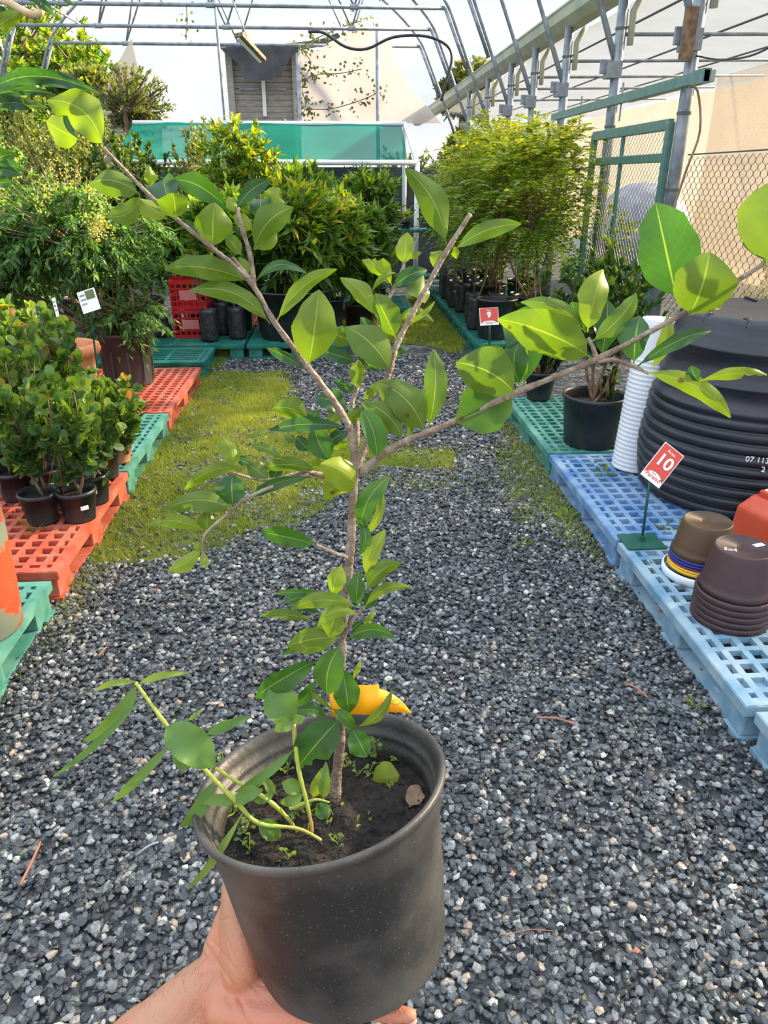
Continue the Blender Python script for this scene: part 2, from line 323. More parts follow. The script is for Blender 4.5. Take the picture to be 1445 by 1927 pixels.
def hero_leaf_mat():
    """upper side deep green, underside paler; 'tone' makes a leaf younger and yellower"""
    m, t, o = mat_new('sapling_leaf'); lk = t.links.new
    b = t.nodes.new('ShaderNodeBsdfPrincipled'); tr = t.nodes.new('ShaderNodeBsdfTranslucent'); x = t.nodes.new('ShaderNodeMixShader')
    a = t.nodes.new('ShaderNodeAttribute'); a.attribute_name = 'tone'; ge = t.nodes.new('ShaderNodeNewGeometry')
    top = t.nodes.new('ShaderNodeValToRGB'); bot = t.nodes.new('ShaderNodeValToRGB')
    for r, cols in ((top, ((0.030, 0.080, 0.045), (0.045, 0.125, 0.018), (0.14, 0.24, 0.012))), (bot, ((0.055, 0.100, 0.022), (0.098, 0.158, 0.018), (0.24, 0.30, 0.022)))):
        el = r.color_ramp.elements; el[0].color = (*cols[0], 1); el[1].color = (*cols[2], 1); e_ = el.new(0.5); e_.color = (*cols[1], 1)
        lk(a.outputs['Fac'], r.inputs[0])
    mixs = t.nodes.new('ShaderNodeMixRGB'); lk(ge.outputs['Backfacing'], mixs.inputs['Fac']); lk(top.outputs[0], mixs.inputs['Color1']); lk(bot.outputs[0], mixs.inputs['Color2'])
    uv = t.nodes.new('ShaderNodeUVMap'); sp = t.nodes.new('ShaderNodeSeparateXYZ'); lk(uv.outputs[0], sp.inputs[0])
    # midrib at u = 0.5
    s1 = t.nodes.new('ShaderNodeMath'); s1.operation = 'SUBTRACT'; s1.inputs[1].default_value = 0.5; lk(sp.outputs['X'], s1.inputs[0])
    ab = t.nodes.new('ShaderNodeMath'); ab.operation = 'ABSOLUTE'; lk(s1.outputs[0], ab.inputs[0])
    rib = t.nodes.new('ShaderNodeMapRange'); rib.inputs['From Min'].default_value = 0.008; rib.inputs['From Max'].default_value = 0.022; rib.inputs['To Min'].default_value = 0.55; rib.inputs['To Max'].default_value = 0
    lk(ab.outputs[0], rib.inputs[0])
    # side veins: bands of (v*9 + |u-.5|*4)
    ml = t.nodes.new('ShaderNodeMath'); ml.operation = 'MULTIPLY_ADD'; ml.inputs[1].default_value = -5.0; lk(ab.outputs[0], ml.inputs[0])
    m9 = t.nodes.new('ShaderNodeMath'); m9.operation = 'MULTIPLY'; m9.inputs[1].default_value = 9.0; lk(sp.outputs['Y'], m9.inputs[0]); lk(m9.outputs[0], ml.inputs[2])
    fr = t.nodes.new('ShaderNodeMath'); fr.operation = 'FRACT'; lk(ml.outputs[0], fr.inputs[0])
    vn = t.nodes.new('ShaderNodeMapRange'); vn.inputs['From Min'].default_value = 0.0; vn.inputs['From Max'].default_value = 0.10; vn.inputs['To Min'].default_value = 0.07; vn.inputs['To Max'].default_value = 0
    lk(fr.outputs[0], vn.inputs[0])
    mxm = t.nodes.new('ShaderNodeMath'); mxm.operation = 'MAXIMUM'; lk(rib.outputs[0], mxm.inputs[0]); lk(vn.outputs[0], mxm.inputs[1])
    mv = t.nodes.new('ShaderNodeMixRGB'); mv.inputs['Color2'].default_value = (0.42, 0.48, 0.12, 1); lk(mxm.outputs[0], mv.inputs['Fac']); lk(mixs.outputs[0], mv.inputs['Color1'])
    # mottling and small brown spots
    g = t.nodes.new('ShaderNodeTexCoord'); n = t.nodes.new('ShaderNodeTexNoise'); n.inputs['Scale'].default_value = 35; n.inputs['Detail'].default_value = 3; lk(g.outputs['Object'], n.inputs['Vector'])
    mr = t.nodes.new('ShaderNodeMapRange'); mr.inputs['From Min'].default_value = 0.3; mr.inputs['From Max'].default_value = 0.7; mr.inputs['To Min'].default_value = 0.8; mr.inputs['To Max'].default_value = 1.2; lk(n.outputs['Fac'], mr.inputs[0])
    mm = t.nodes.new('ShaderNodeMixRGB'); mm.blend_type = 'MULTIPLY'; mm.inputs['Fac'].default_value = 1; lk(mv.outputs[0], mm.inputs['Color1']); lk(mr.outputs[0], mm.inputs['Color2'])
    v = t.nodes.new('ShaderNodeTexVoronoi'); v.inputs['Scale'].default_value = 38; lk(g.outputs['Object'], v.inputs['Vector'])
    vs = t.nodes.new('ShaderNodeMapRange'); vs.inputs['From Min'].default_value = 0.05; vs.inputs['From Max'].default_value = 0.10; vs.inputs['To Min'].default_value = 0.8; vs.inputs['To Max'].default_value = 0; lk(v.outputs['Distance'], vs.inputs[0])
    ms = t.nodes.new('ShaderNodeMixRGB'); ms.inputs['Color2'].default_value = (0.10, 0.035, 0.012, 1); lk(vs.outputs[0], ms.inputs['Fac']); lk(mm.outputs[0], ms.inputs['Color1'])
    lk(ms.outputs[0], b.inputs['Base Color'])
    tm = t.nodes.new('ShaderNodeMixRGB'); tm.blend_type = 'MULTIPLY'; tm.inputs['Fac'].default_value = 1; tm.inputs['Color2'].default_value = (1.6, 1.95, 0.35, 1); lk(ms.outputs[0], tm.inputs['Color1']); lk(tm.outputs[0], tr.inputs['Color'])
    b.inputs['Roughness'].default_value = 0.42; b.inputs['Specular IOR Level'].default_value = 0.35
    x.inputs[0].default_value = 0.38; lk(b.outputs[0], x.inputs[1]); lk(tr.outputs[0], x.inputs[2]); lk(x.outputs[0], o.inputs[0])
    return m
M['hero'] = hero_leaf_mat()

# ------------------------------------------------------------------ ground
def grid_plane(name, x0, x1, y0, y1, z, mat, n=2):
    xs = np.linspace(x0, x1, n); ys = np.linspace(y0, y1, n)
    V = np.array([(x, y, z) for y in ys for x in xs]); F = np.array([(j*n+i, j*n+i+1, (j+1)*n+i+1, (j+1)*n+i) for j in range(n-1) for i in range(n-1)])
    return np_mesh(name, V, F, mat)
gp = grid_plane('ground', -30, 30, -6, 60, 0.0, M['ground']); tag(gp, 'grey crushed stone ground under the greenhouse', kind='structure')
LAWNS = [  # outlines (in the photo) of the grassy areas, laid on the ground
  [(376, 703), (538, 703), (548, 735), (520, 770), (560, 800), (660, 830), (860, 850), (850, 885), (700, 880), (640, 905), (625, 950), (560, 990), (470, 1000), (420, 1035), (345, 1050), (250, 1062), (165, 1062), (215, 960), (300, 830)],
  [(285, 655), (440, 655), (420, 690), (376, 703), (285, 690)],
  [(650, 560), (810, 560), (880, 640), (860, 668), (800, 650), (640, 640), (640, 600)],
  [(940, 800), (985, 800), (1045, 900), (1110, 1000), (1120, 1045), (1075, 1050), (1000, 1010), (960, 960), (945, 900)]]
def inpoly(pts, poly):
    x, y = pts[:, 0], pts[:, 1]; c = np.zeros(len(pts), bool); j = len(poly)-1
    for i in range(len(poly)):
        xi, yi = poly[i]; xj, yj = poly[j]
        c ^= ((yi > y) != (yj > y)) & (x < (xj-xi)*(y-yi)/(yj-yi+1e-9)+xi); j = i
    return c
LW = [[tuple(G(a, b)[:2]) for a, b in L_] for L_ in LAWNS]
def inlawn(xy, which=None):
    c = np.zeros(len(xy), bool)
    for k, L_ in enumerate(LW):
        if which is None or k in which: c |= inpoly(xy, L_)
    return c
def fnoise(xy, s, seed=0):
    r = np.random.default_rng(seed); out_ = np.zeros(len(xy))
    for k in range(6):
        a = r.uniform(0, 2*np.pi); f_ = s*(0.6+1.5*k*0.5); out_ += np.sin((xy[:, 0]*np.cos(a)+xy[:, 1]*np.sin(a))*f_+r.uniform(0, 6))/(1+0.4*k)
    return out_/3
for k in (0, 1, 2):
    mb = MB(); L_ = LW[k]; mb.add([(x, y, 0.003) for x, y in L_], [tuple(range(len(L_)))])
    o = mb.build('turf_base', M['turf']); tag(o, 'mossy turf soil patch %s' % ('left of the gravel lane', 'in front of the rear green pallets', 'at the far end of the lane')[k], kind='structure')
# gravel: individual angular stones, one counted-by-nobody object
def gravel():
    phi = (1+5**.5)/2
    ico = np.array([(-1, phi, 0), (1, phi, 0), (-1, -phi, 0), (1, -phi, 0), (0, -1, phi), (0, 1, phi), (0, -1, -phi), (0, 1, -phi), (phi, 0, -1), (phi, 0, 1), (-phi, 0, -1), (-phi, 0, 1)])
    ico /= np.linalg.norm(ico[0])
    IF = np.array([(0, 11, 5), (0, 5, 1), (0, 1, 7), (0, 7, 10), (0, 10, 11), (1, 5, 9), (5, 11, 4), (11, 10, 2), (10, 7, 6), (7, 1, 8), (3, 9, 4), (3, 4, 2), (3, 2, 6), (3, 6, 8), (3, 8, 9), (4, 9, 5), (2, 4, 11), (6, 2, 10), (8, 6, 7), (9, 8, 1)])
    zones = [((-1.35, 1.45, 0.75, 2.4), 26000, 1.0), ((-1.3, 1.35, 2.4, 4.2), 24000, 1.05), ((-1.3, 1.5, 4.2, 7.2), 20000, 1.3)]
    VV, FF, TT = [], [], []; off = 0
    for (x0, x1, y0, y1), n, sc_ in zones:
        xy = np.stack([RNG.uniform(x0, x1, n), RNG.uniform(y0, y1, n)], 1)
        lawn = inlawn(xy, (0, 1, 2)); keep = (~lawn) | (RNG.random(n) < 0.10+0.55*(fnoise(xy, 7, 3) > 0.33))
        xy = xy[keep]; n = len(xy)
        s = RNG.uniform(0.0075, 0.0145, n)*sc_*np.where(RNG.random(n) < 0.06, 1.35, 1)
        V = ico[None]*(1+RNG.uniform(-0.28, 0.28, (n, 12, 1)))*np.stack([np.ones(n), RNG.uniform(.6, .95, n), RNG.uniform(.4, .7, n)], 1)[:, None]*s[:, None, None]
        # random rotation: tilt + spin
        a = RNG.uniform(0, 2*np.pi, n); ca, sa = np.cos(a)[:, None], np.sin(a)[:, None]
        b = RNG.normal(0, 0.35, n); cb, sb = np.cos(b)[:, None], np.sin(b)[:, None]
        X = V[..., 0]; Y = V[..., 1]*cb-V[..., 2]*sb; Z = V[..., 1]*sb+V[..., 2]*cb
        V = np.stack([X*ca-Y*sa, X*sa+Y*ca, Z], -1)
        V[..., 0] += xy[:, 0][:, None]; V[..., 1] += xy[:, 1][:, None]; V[..., 2] += (RNG.uniform(0.001, 0.016, n))[:, None]
        t = np.clip(RNG.beta(1.3, 2.1, n)*0.9, 0, 1); u = RNG.random(n); t = np.where(u < 0.07, RNG.uniform(.85, 1, n), t)
        VV.append(V.reshape(-1, 3)); FF.append((IF[None]+(np.arange(n)*12)[:, None, None]).reshape(-1, 3)+off); TT.append(np.repeat(t, 12)); off += n*12
    o = np_mesh('gravel', np.concatenate(VV), np.concatenate(FF), M['stone'], tone=np.concatenate(TT))
    tag(o, 'loose grey crushed stone covering the lane between the pallets', 'gravel', kind='stuff')
gravel()
def grass():
    PT, H = [], []
    for k, n, hh in ((0, 170000, .026), (1, 14000, .03), (2, 40000, .035), (3, 9000, .032)):
        L_ = np.array(LW[k]); x0, y0 = L_.min(0); x1, y1 = L_.max(0)
        xy = np.stack([RNG.uniform(x0, x1, n), RNG.uniform(y0, y1, n)], 1); c = inpoly(xy, LW[k])
        nn = fnoise(xy, 5, 9); th = -0.55 if k < 3 else 0.05
        c &= (nn > th-0.4*RNG.random(n))
        if k == 0: c &= (fnoise(xy, 11, 31) > -.55+.25*RNG.random(n))
        edge = proj(np.c_[xy, np.zeros(n)])
        xy = xy[c]; xy = xy+RNG.normal(0, 1, xy.shape)*(.07 if k in (0, 3) else .03)*RNG.random((len(xy), 1))**2*1.6; PT.append(xy); H.append(np.full(len(xy), hh)*(1+0.5*fnoise(xy, 9, 4)))
    # tufts along pallet edges and scattered weeds
    for (x, y, rx, ry, n) in ((-1.12, 3.0, .05, .35, 1500), (-1.13, 4.3, .05, .5, 1600), (-1.14, 5.4, .05, .6, 1200), (1.14, 4.4, .05, .6, 1200), (1.17, 3.2, .03, .3, 350), (-0.2, 4.0, .5, .12, 1200), (0.45, 3.85, .25, .1, 700), (-1.5, 2.85, .06, .06, 60)):
        n_ = n; xy = np.stack([RNG.normal(x, rx, n_), RNG.normal(y, ry, n_)], 1); PT.append(xy); H.append(np.full(n_, .03))
    xy = np.concatenate(PT); h = np.clip(np.concatenate(H), .008, .06); n = len(xy)
    a = RNG.uniform(0, 2*np.pi, n); wv = np.stack([np.cos(a), np.sin(a), np.zeros(n)], 1)*(RNG.uniform(.0010, .0022, n)*(1+np.clip(xy[:, 1]-3, 0, 5)*.3))[:, None]
    ln = RNG.normal(0, .55, (n, 2)); hh = h*RNG.uniform(.5, 1.4, n)
    B = np.c_[xy, np.full(n, 0.002)]; T = B+np.c_[ln*hh[:, None], hh]
    V = np.stack([B-wv, B+wv, T], 1).reshape(-1, 3); F = np.arange(n*3).reshape(-1, 3)
    tn = np.clip(0.45+0.3*fnoise(xy, 3, 5)+RNG.normal(0, .2, n), 0, 1)
    o = np_mesh('grass', V, F, M['grass'], tone=np.repeat(tn, 3)); tag(o, 'short yellow-green grass beside the pallets and across the lane', 'grass', kind='stuff')
grass()

# ------------------------------------------------------------------ greenhouse frame
NTH = ['nearest', 'second', 'third', 'fourth', 'fifth', 'sixth', 'seventh', 'farthest']
YS = [6.95, 8.8, 10.74, 12.4, 14.0, 16.05, 18.2, 20.4]
CX = -2.15; HALF = [(5.15, 2.65), (4.57, 3.97), (4.22, 4.62), (3.4, 5.35), (2.2, 6.05), (1.0, 6.5), (0, 6.7)]
def smoothpts(pts, k=4):
    pts = [np.array(p, float) for p in pts]; out_ = []
    for i in range(len(pts)-1):
        p0 = pts[max(i-1, 0)]; p1 = pts[i]; p2 = pts[i+1]; p3 = pts[min(i+2, len(pts)-1)]
        for j in range(k):
            t = j/k; out_.append(0.5*((2*p1)+(-p0+p2)*t+(2*p0-5*p1+4*p2-p3)*t*t+(-p0+3*p1-3*p2+p3)*t**3))
    out_.append(pts[-1]); return out_
for i, Y in enumerate(YS):
    a = empty('greenhouse_arch', (CX, Y, 0), 'galvanised pipe roof arch of the greenhouse, %s from the camera' % NTH[i], 'roof arch', 'greenhouse roof arches')
    rt = [np.array([s_, 0, z]) for s_, z in HALF]; lf = [np.array([-s_, 0, z]) for s_, z in HALF][::-1]
    pts = smoothpts(rt[:7]+lf[1:], 4)
    MB().tube(pts, 0.032, 8).build('hoop', M['steel'], a, smooth=True)
    if i >= 4:
        zc = 4.44; xc = 4.27
        MB().tube([(-xc, 0, zc), (xc, 0, zc)], 0.036, 8).build('collar_tie', M['steel'], a, smooth=True)
        for sx in (-1, 1):
            MB().tube([(sx*xc, 0, zc), (sx*4.75, 0, 3.4)], 0.03, 6).build('strut', M['steel'], a, smooth=True)
        wx = [-3.0, -2.0, -1.0, 0, 1.0, 2.0, 3.0]; tops = lambda x: np.interp(abs(x), [0, 1, 2.2, 3.4, 4.22], [6.68, 6.48, 6.03, 5.33, 4.6])
        for q, x in enumerate((-2.6, 0.0, 2.6)):
            mb = MB(); mb.tube([(x, 0, zc), (x-0.9 if x > -2 else x+.5, 0, tops(x-0.9 if x > -2 else x+.5))], 0.02, 6).tube([(x, 0, zc), (x+0.9 if x < 2 else x-.5+.9, 0, tops(x+0.9 if x < 2 else x+.4))], 0.02, 6)
            mb.build('web_brace', M['steel'], a, smooth=True)
            MB().tube([(x-.08, 0, zc), (x+.08, 0, zc)], 0.05, 8).build('clamp', M['steel'], a)
for nm, x, z, mt, r, y1, lab in (('roof_purlin', -3.9, 5.35, 'rust', .028, 21, 'tan roof pipe running along the greenhouse above the left plants'), ('roof_purlin', -1.5, 6.35, 'rust', .032, 21, 'brown weathered roof pipe running towards the ridge'),
                             ('roof_purlin', -5.9, 4.9, 'steel', .024, 21, 'thin grey roof pipe on the far left of the greenhouse'), ('roof_purlin', 1.2, 5.45, 'steel', .022, 21, 'thin grey roof pipe on the right half of the roof')):
    o = MB().tube([(x, 4.5, z), (x, y1, z)], r, 8).build(nm, M[mt], smooth=True, origin=(x, 12, z)); tag(o, lab, 'roof pipe', 'lengthwise roof pipes')
# posts on the right with brackets
for i, Y in enumerate(YS[:7]):
    o = empty('steel_post', (3.0, Y, 0), 'grey upright post on the right of the greenhouse, %s from the camera' % NTH[i], 'post', 'posts along the right side')
    MB().tube([(0, 0, 0), (0, 0, 3.45)], 0.055, 12).build('post', M['steel'] if i else M['steel'], o, smooth=True)
    mb = MB(); mb.box((-.04, 0, 2.63), (.16, .13, .16)).box((-.13, 0, 2.66), (.10, .03, .13)); mb.build('bracket', M['steel'], o, bevel=.005)
    if i == 0:
        MB().box((-.09, -.07, 2.66), (.11, .035, .38)).build('wooden_board', M['tin'] if 0 else M['bark2'], o, bevel=.004)
    MB().tube([(0.10, -.03, 2.85), (0.10, -.03, 3.15), (.2, -.03, 3.32)], .035, 8).build('downpipe', M['gutter'], o, smooth=True)
    mb = MB()
    for z in (0.5, 1.0, 1.5, 2.1, 3.0): mb.tube([(0, 0, z-.012), (0, 0, z+.012)], .06, 10)
    mb.build('wire_tie', M['wire'], o)
gprof = [(-.16, .12), (-.15, .02), (-.07, -.07), (.07, -.07), (.15, .02), (.16, .12), (.19, .14), (.19, .12), (.175, .105), (.165, .0), (.08, -.09), (-.08, -.09), (-.165, 0), (-.175, .105), (-.19, .12), (-.19, .14)]
mb = MB(); n_ = len(gprof)
mb.add([(x, y, z) for y in (2.0, 30.0) for x, z in gprof], [(k, (k+1) % n_, n_+(k+1) % n_, n_+k) for k in range(n_)])
tag(mb.build('rain_gutter', M['gutter'], origin=None), 'long grey-green rain gutter sloping away above the right posts', 'gutter').location = (3.06, 0, 3.40)
for x_, z_, r_, lab in ((3.3, 3.12, .012, 'thin wire strung under the grey shade cloth nearest the posts'), (4.4, 3.1, .012, 'thin wire strung across the middle of the grey shade cloth'), (5.5, 3.1, .012, 'thin wire strung under the grey shade cloth farthest from the posts')):
    o = MB().tube([(x_, 3, z_), (x_, 22, z_)], r_, 6).build('support_wire', M['wire'], smooth=True, origin=(x_, 10, z_)); tag(o, lab, 'wire', 'wires under the shade cloth')
# cross rails of the side bay
for i, Y in enumerate(YS[:6]):
    o = MB().tube([(3.05, Y, 2.95), (6.6, Y+.2, 3.02)], .018, 6).build('cross_rail', M['steel'], smooth=True, origin=(4.8, Y, 3.0))
    tag(o, 'thin grey rail crossing the side bay under the cloth, %s from the camera' % NTH[i], 'rail', 'rails under the side cloth')
def sheet(name, P4, mat, nx=30, ny=10, sag=0.0, seed=1, th=0.004):
    """cloth hung between four corners, gently wavy, with thickness"""
    a, b, c, d = [np.array(q, float) for q in P4]; nrml = nrm(np.cross(b-a, d-a)); r = np.random.default_rng(seed); ph = r.uniform(0, 6, 6)
    V = []
    for j in range(ny+1):
        for i in range(nx+1):
            u, v = i/nx, j/ny; p = (a*(1-u)+b*u)*(1-v)+(d*(1-u)+c*u)*v
            w_ = sag*(math.sin(u*19+ph[0]+v*3)+.6*math.sin(v*7+ph[1]+u*5)+.4*math.sin(u*41+ph[2]))
            V.append(p+nrml*w_)
    F = [(j*(nx+1)+i, j*(nx+1)+i+1, (j+1)*(nx+1)+i+1, (j+1)*(nx+1)+i) for j in range(ny) for i in range(nx)]
    return np_mesh(name, np.array(V), np.array(F), mat, smooth=True)
tag(sheet('shade_cloth', [(3.15, 1.5, 3.28), (3.15, 24, 3.28), (6.8, 24, 3.06), (6.8, 1.5, 3.06)], M['cloth_roof'], 60, 12, .03, 2), 'greyish white shade cloth stretched overhead beyond the right gutter', 'shade cloth')
tag(sheet('cloth_screen', [(6.8, 1.5, 0.0), (6.8, 24, 0.0), (6.8, 24, 3.02), (6.8, 1.5, 3.02)], M['cloth_wall'], 60, 10, .02, 3), 'sunlit cream cloth screen hanging beyond the chain link fence', 'cloth screen')
tag(sheet('dust_screen', [(3.14, 2.0, .02), (3.14, 6.75, .02), (3.14, 6.75, 2.35), (3.14, 2.0, 2.35)], cloth('thin_cream_mesh', (0.42, 0.36, 0.27), 0.45, 0.5, 150), 30, 8, .008, 4), 'thin cream mesh behind the wire fence right of the gate', 'mesh screen')
# chain link fences (zigzag wires)
def chain(name, y0, y1, z0, z1, x, pw, ph, r, mat, parent=None, hexm=False):
    n = int((y1-y0)/pw); m = int((z1-z0)/ph); VV = []; FF = []; off = 0
    for i in range(n):
        ys = y0+pw*i; pts = []
        for j in range(m+1):
            odd = (j+i) % 2
            z = z0+ph*j; yy = ys+(pw if odd else 0.0)
            if hexm and j < m:
                pts.append((x, yy, z-ph*.22)); pts.append((x, yy, z+ph*.22))
            else: pts.append((x, yy, z))
        pts = np.array(pts); k = len(pts)
        for dx, dy in ((r, 0), (-r*.5, r*.87), (-r*.5, -r*.87)):
            q = pts.copy(); q[:, 0] += dx; q[:, 1] += dy; VV.append(q)
        for j in range(k-1):
            for s_ in range(3):
                s2 = (s_+1) % 3; FF.append((off+s_*k+j, off+s2*k+j, off+s2*k+j+1, off+s_*k+j+1))
        off += 3*k
    return np_mesh(name, np.concatenate(VV), np.array(FF), mat, parent)
fn = empty('wire_fence', (3.07, 5, 0), 'wire mesh fence to the right of the green gate', 'fence')
q_ = chain('wire_mesh', 2.4, 6.9, 0.05, 1.78, 3.07, .05, .045, .0034, M['wire'], None, True); q_.parent = fn; q_.matrix_parent_inverse = Matrix.Translation((-3.07, -5, 0))
MB().tube([(0, -2.6, 1.78), (0, 1.9, 1.78)], .006, 6).build('top_wire', M['wire'], fn)
gt = empty('gate', (2.93, 8.05, 0), 'tall green framed gate with fine chain link infill', 'gate')
for y in (-1.02, 1.02): MB().box((0, y, 1.04), (.06, .07, 2.0)).build('stile', M['greenpaint'], gt, bevel=.006)
for z, h in ((2.02, .09), (1.76, .075), (.08, .07)): MB().box((0, 0, z), (.055, 2.06, h)).build('rail', M['greenpaint'], gt, bevel=.006)
MB().box((0, .1, 1.0), (.03, .04, 2.0)).build('mullion', M['greenpaint'], gt)
q_ = chain('chain_link_mesh', -1.0, 1.0, .08, 2.02, 0.03, .04, .04, .0026, M['wire'], gt)
hr = empty('door_track', (2.9, 8.6, 2.32), 'green overhead rail above the gate, running back behind the trees', 'rail')
MB().box((0, 0, 0), (.05, 4.4, .085)).build('track', M['greenpaint'], hr, bevel=.004)
for y in (-1.9, -.35, 1.0): MB().tube([(0, y, -.20), (0, y, .14)], .009, 6).build('hanger', M['steel'], hr)
MB().box((0, -2.1, 0), (.065, .2, .10)).build('end_sleeve', M['greenpaint'], hr)
o = MB().tube(smoothpts([(2.93, 6.80, 2.28), (3.0, 6.75, 2.25), (3.06, 6.72, 1.95), (3.02, 6.78, 1.65), (2.96, 6.84, 1.2)]), .011, 6).build('hanging_hose', M['rust'], smooth=True); tag(o, 'tan hose hanging down the nearest right post', 'hose')
o = MB().tube(smoothpts([YP(1310, 105, 6.9), YP(1350, 112, 6.4), YP(1400, 108, 5.9), YP(1450, 88, 5.4), YP(1540, 30, 5.0)]), .007, 6).build('slack_cable', M['black_plastic'], smooth=True); tag(o, 'slack dark cable looping right from the nearest post bracket', 'cable')
# second header with pale beam seen above the gate
o = MB().box((3.2, 7.9, 2.38), (.05, 1.9, .09)).build('header_beam', M['gutter'], bevel=.005, origin=(3.2, 7.9, 2.38)); tag(o, 'pale grey header beam behind the two nearest right posts', 'beam')
# hanging lamp fixture and black hose
hl = empty('strip_light', YP(472, 90, 12.4), 'narrow strip light hanging from the roof on wires', 'light fixture')
Mr = np.array(Matrix.Rotation(math.radians(20), 3, 'X') @ Matrix.Rotation(math.radians(-24), 3, 'Y'))
MB().box((0, 0, 0), (.13, .75, .06), np.array(Matrix.Rotation(math.radians(-18), 3, 'X') @ Matrix.Rotation(math.radians(-20), 3, 'Z'))).build('housing', M['bark2'], hl, bevel=.01)
MB().box((-.02, -.01, -.035), (.04, .7, .02), np.array(Matrix.Rotation(math.radians(-18), 3, 'X') @ Matrix.Rotation(math.radians(-20), 3, 'Z'))).build('tube', M['signwhite'], hl)
MB().tube([(0, .2, 0), (-.35, .2, .9), (-.6, .3, 2.2)], .008, 5).build('hanging_wire', M['rust'], hl)
pts = [YP(a, b, 14.0) for a, b in ((580, 60), (610, 62), (650, 88), (690, 92), (740, 70), (800, 68), (840, 85), (850, 110), (840, 150), (830, 190))]
tag(MB().tube(smoothpts(pts), .022, 6).build('black_hose', M['black_plastic'], smooth=True), 'black hose draped along the roof bars', 'hose')

# ------------------------------------------------------------------ background buildings and cloths
def polysheet(name, pts_px, Y, mat, th=0.01, parent=None):
    V = [YP(a, b, Y) for a, b in pts_px]; mb = MB(); mb.add(V, [tuple(range(len(V)))])
    o = mb.build(name, mat, parent); s = o.modifiers.new('thick', 'SOLIDIFY'); s.thickness = th; return o
hut = empty('timber_hut', (0, 0, 0), 'weathered grey boarded hut behind the green screen', 'hut')
A_ = YP(430, 95, 21.0); B_ = YP(552, 95, 21.0); wdt = B_[0]-A_[0]
mb = MB()
nb = 34
for k in range(nb):
    z = A_[2]*(k+.5)/nb; mb.box((A_[0]+wdt/2, 21.2, z), (wdt, .10, A_[2]/nb*.92), np.array(Matrix.Rotation(math.radians(12), 3, 'X')))
mb.box((A_[0]+wdt/2, 22.2, A_[2]/2), (wdt, 1.9, A_[2]-.02))
mb.build('boarding', M['wood'], hut)
for x in (A_[0]-.02, B_[0]+.02): MB().box((x, 21.1, A_[2]/2), (.16, .16, A_[2]+.1)).build('corner_post', M['wood'], hut)
MB().box((A_[0]+wdt*.5, 21.08, 3.6), (.09, .06, 1.2)).build('frame_strip', M['signwhite'], hut)
mb = MB()
for x_ in (A_[0]+wdt*.28, A_[0]+wdt*.70): mb.box((x_, 21.1, 3.6), (.5, .05, .05)).box((x_, 21.1, 4.1), (.5, .05, .05))
mb.build('shutter_trim', M['steel'], hut)
MB().box((A_[0]+wdt/2, 21.9, A_[2]+.05), (wdt+.3, 2.6, .1)).build('roof', M['wood'], hut)
P_ = [(425, 88), (480, 86), (560, 80), (600, 75), (635, 62), (642, 70), (600, 88), (562, 95), (545, 110), (530, 140), (500, 152), (460, 150), (448, 120), (430, 105)]
tag(polysheet('dark_tarp', P_, 20.6, M['tarp'], .02), 'sagging dark tarp hung over the top of the timber hut', 'tarp')
P_ = [(560, 232), (562, 100), (600, 92), (635, 75), (660, 45), (680, 42), (705, 55), (735, 80), (752, 130), (775, 170), (800, 195), (830, 232)]
tag(polysheet('gable_cloth', P_, 19.4, M['cloth_pink'], .01), 'pale pinkish translucent cloth closing the rear gable right of the hut', 'cloth')
P_ = [(180, 470), (190, 225), (205, 150), (235, 95), (247, 72), (258, 120), (268, 160), (285, 195), (305, 235), (310, 470)]
tag(polysheet('corner_cloth', P_, 19.4, cloth('grey_corner_cloth', (0.45, 0.44, 0.42), 0.4, .5), .01), 'grey translucent cloth strip hanging at the rear left of the greenhouse', 'cloth')
for px, lab in ((562, 'left'), (712, 'right')):
    a = YP(px, 235, 19.2); b = YP(px-2, 100 if px == 562 else 45, 19.2); o = MB().tube([(a[0], 19.2, 0), b], .045, 8).build('gable_post', M['steel'], smooth=True, origin=(a[0], 19.2, 0)); tag(o, 'slim grey post at the %s of the pale gable cloth' % lab, 'post', 'posts at the rear gable')
a = YP(425, 225, 17.5); o = MB().tube([(a[0], 17.5, 0), (a[0]-.05, 17.5, 6.5)], .028, 8).build('thin_pole', M['steel'], smooth=True, origin=(a[0], 17.5, 0)); tag(o, 'thin dark pole standing left of the timber hut', 'pole')
# green screened bench
gb = empty('screened_bench', (0, 11.6, 0), 'green shade screen on a white pipe frame at the end of the nursery', 'shade frame')
x0, x1 = YP(250, 232, 12.6)[0], YP(762, 232, 12.6)[0]; zt = YP(700, 233, 12.6)[2]; zb = YP(700, 306, 11.2)[2]; xr = YP(785, 310, 11.2)[0]
q_ = sheet('green_cloth', [(x0, -.35, zb), (xr-.12, -.35, zb), (x1-.05, 1.0, zt), (x0, 1.0, zt)], M['cloth_green'], 24, 6, .012, 8); q_.parent = gb
for pts in ([(x0, -.4, zb), (xr, -.4, zb)], [(x0, 1, zt), (x1, 1, zt)], [(xr, -.4, zb), (x1, 1, zt)], [(xr, -.4, zb), (xr, -.4, 0)], [(x1, 1, zt), (x1, 1, 0)], [(x0, -.4, zb), (x0, -.4, 0)], [(-.8, -.4, zb), (-.8, -.4, 0)]):
    MB().tube(pts, .035, 8).build('white_pipe', M['white_plastic'], gb, smooth=True)
q_ = sheet('black_curtain', [(x0, 1.3, 0.05), (xr+1.6, 1.3, 0.05), (xr+1.6, 1.3, 1.75), (x0, 1.3, 1.75)], M['tarp'], 20, 6, .02, 5); q_.parent = gb
shf = empty('rear_shelf', (0.95, 10.6, 0), 'green shelf holding small pots at the far end of the lane', 'shelf')
for z in (.35, .95): MB().box((0, 0, z), (1.5, .4, .04)).build('shelf_board', M['teal_pallet'], shf)
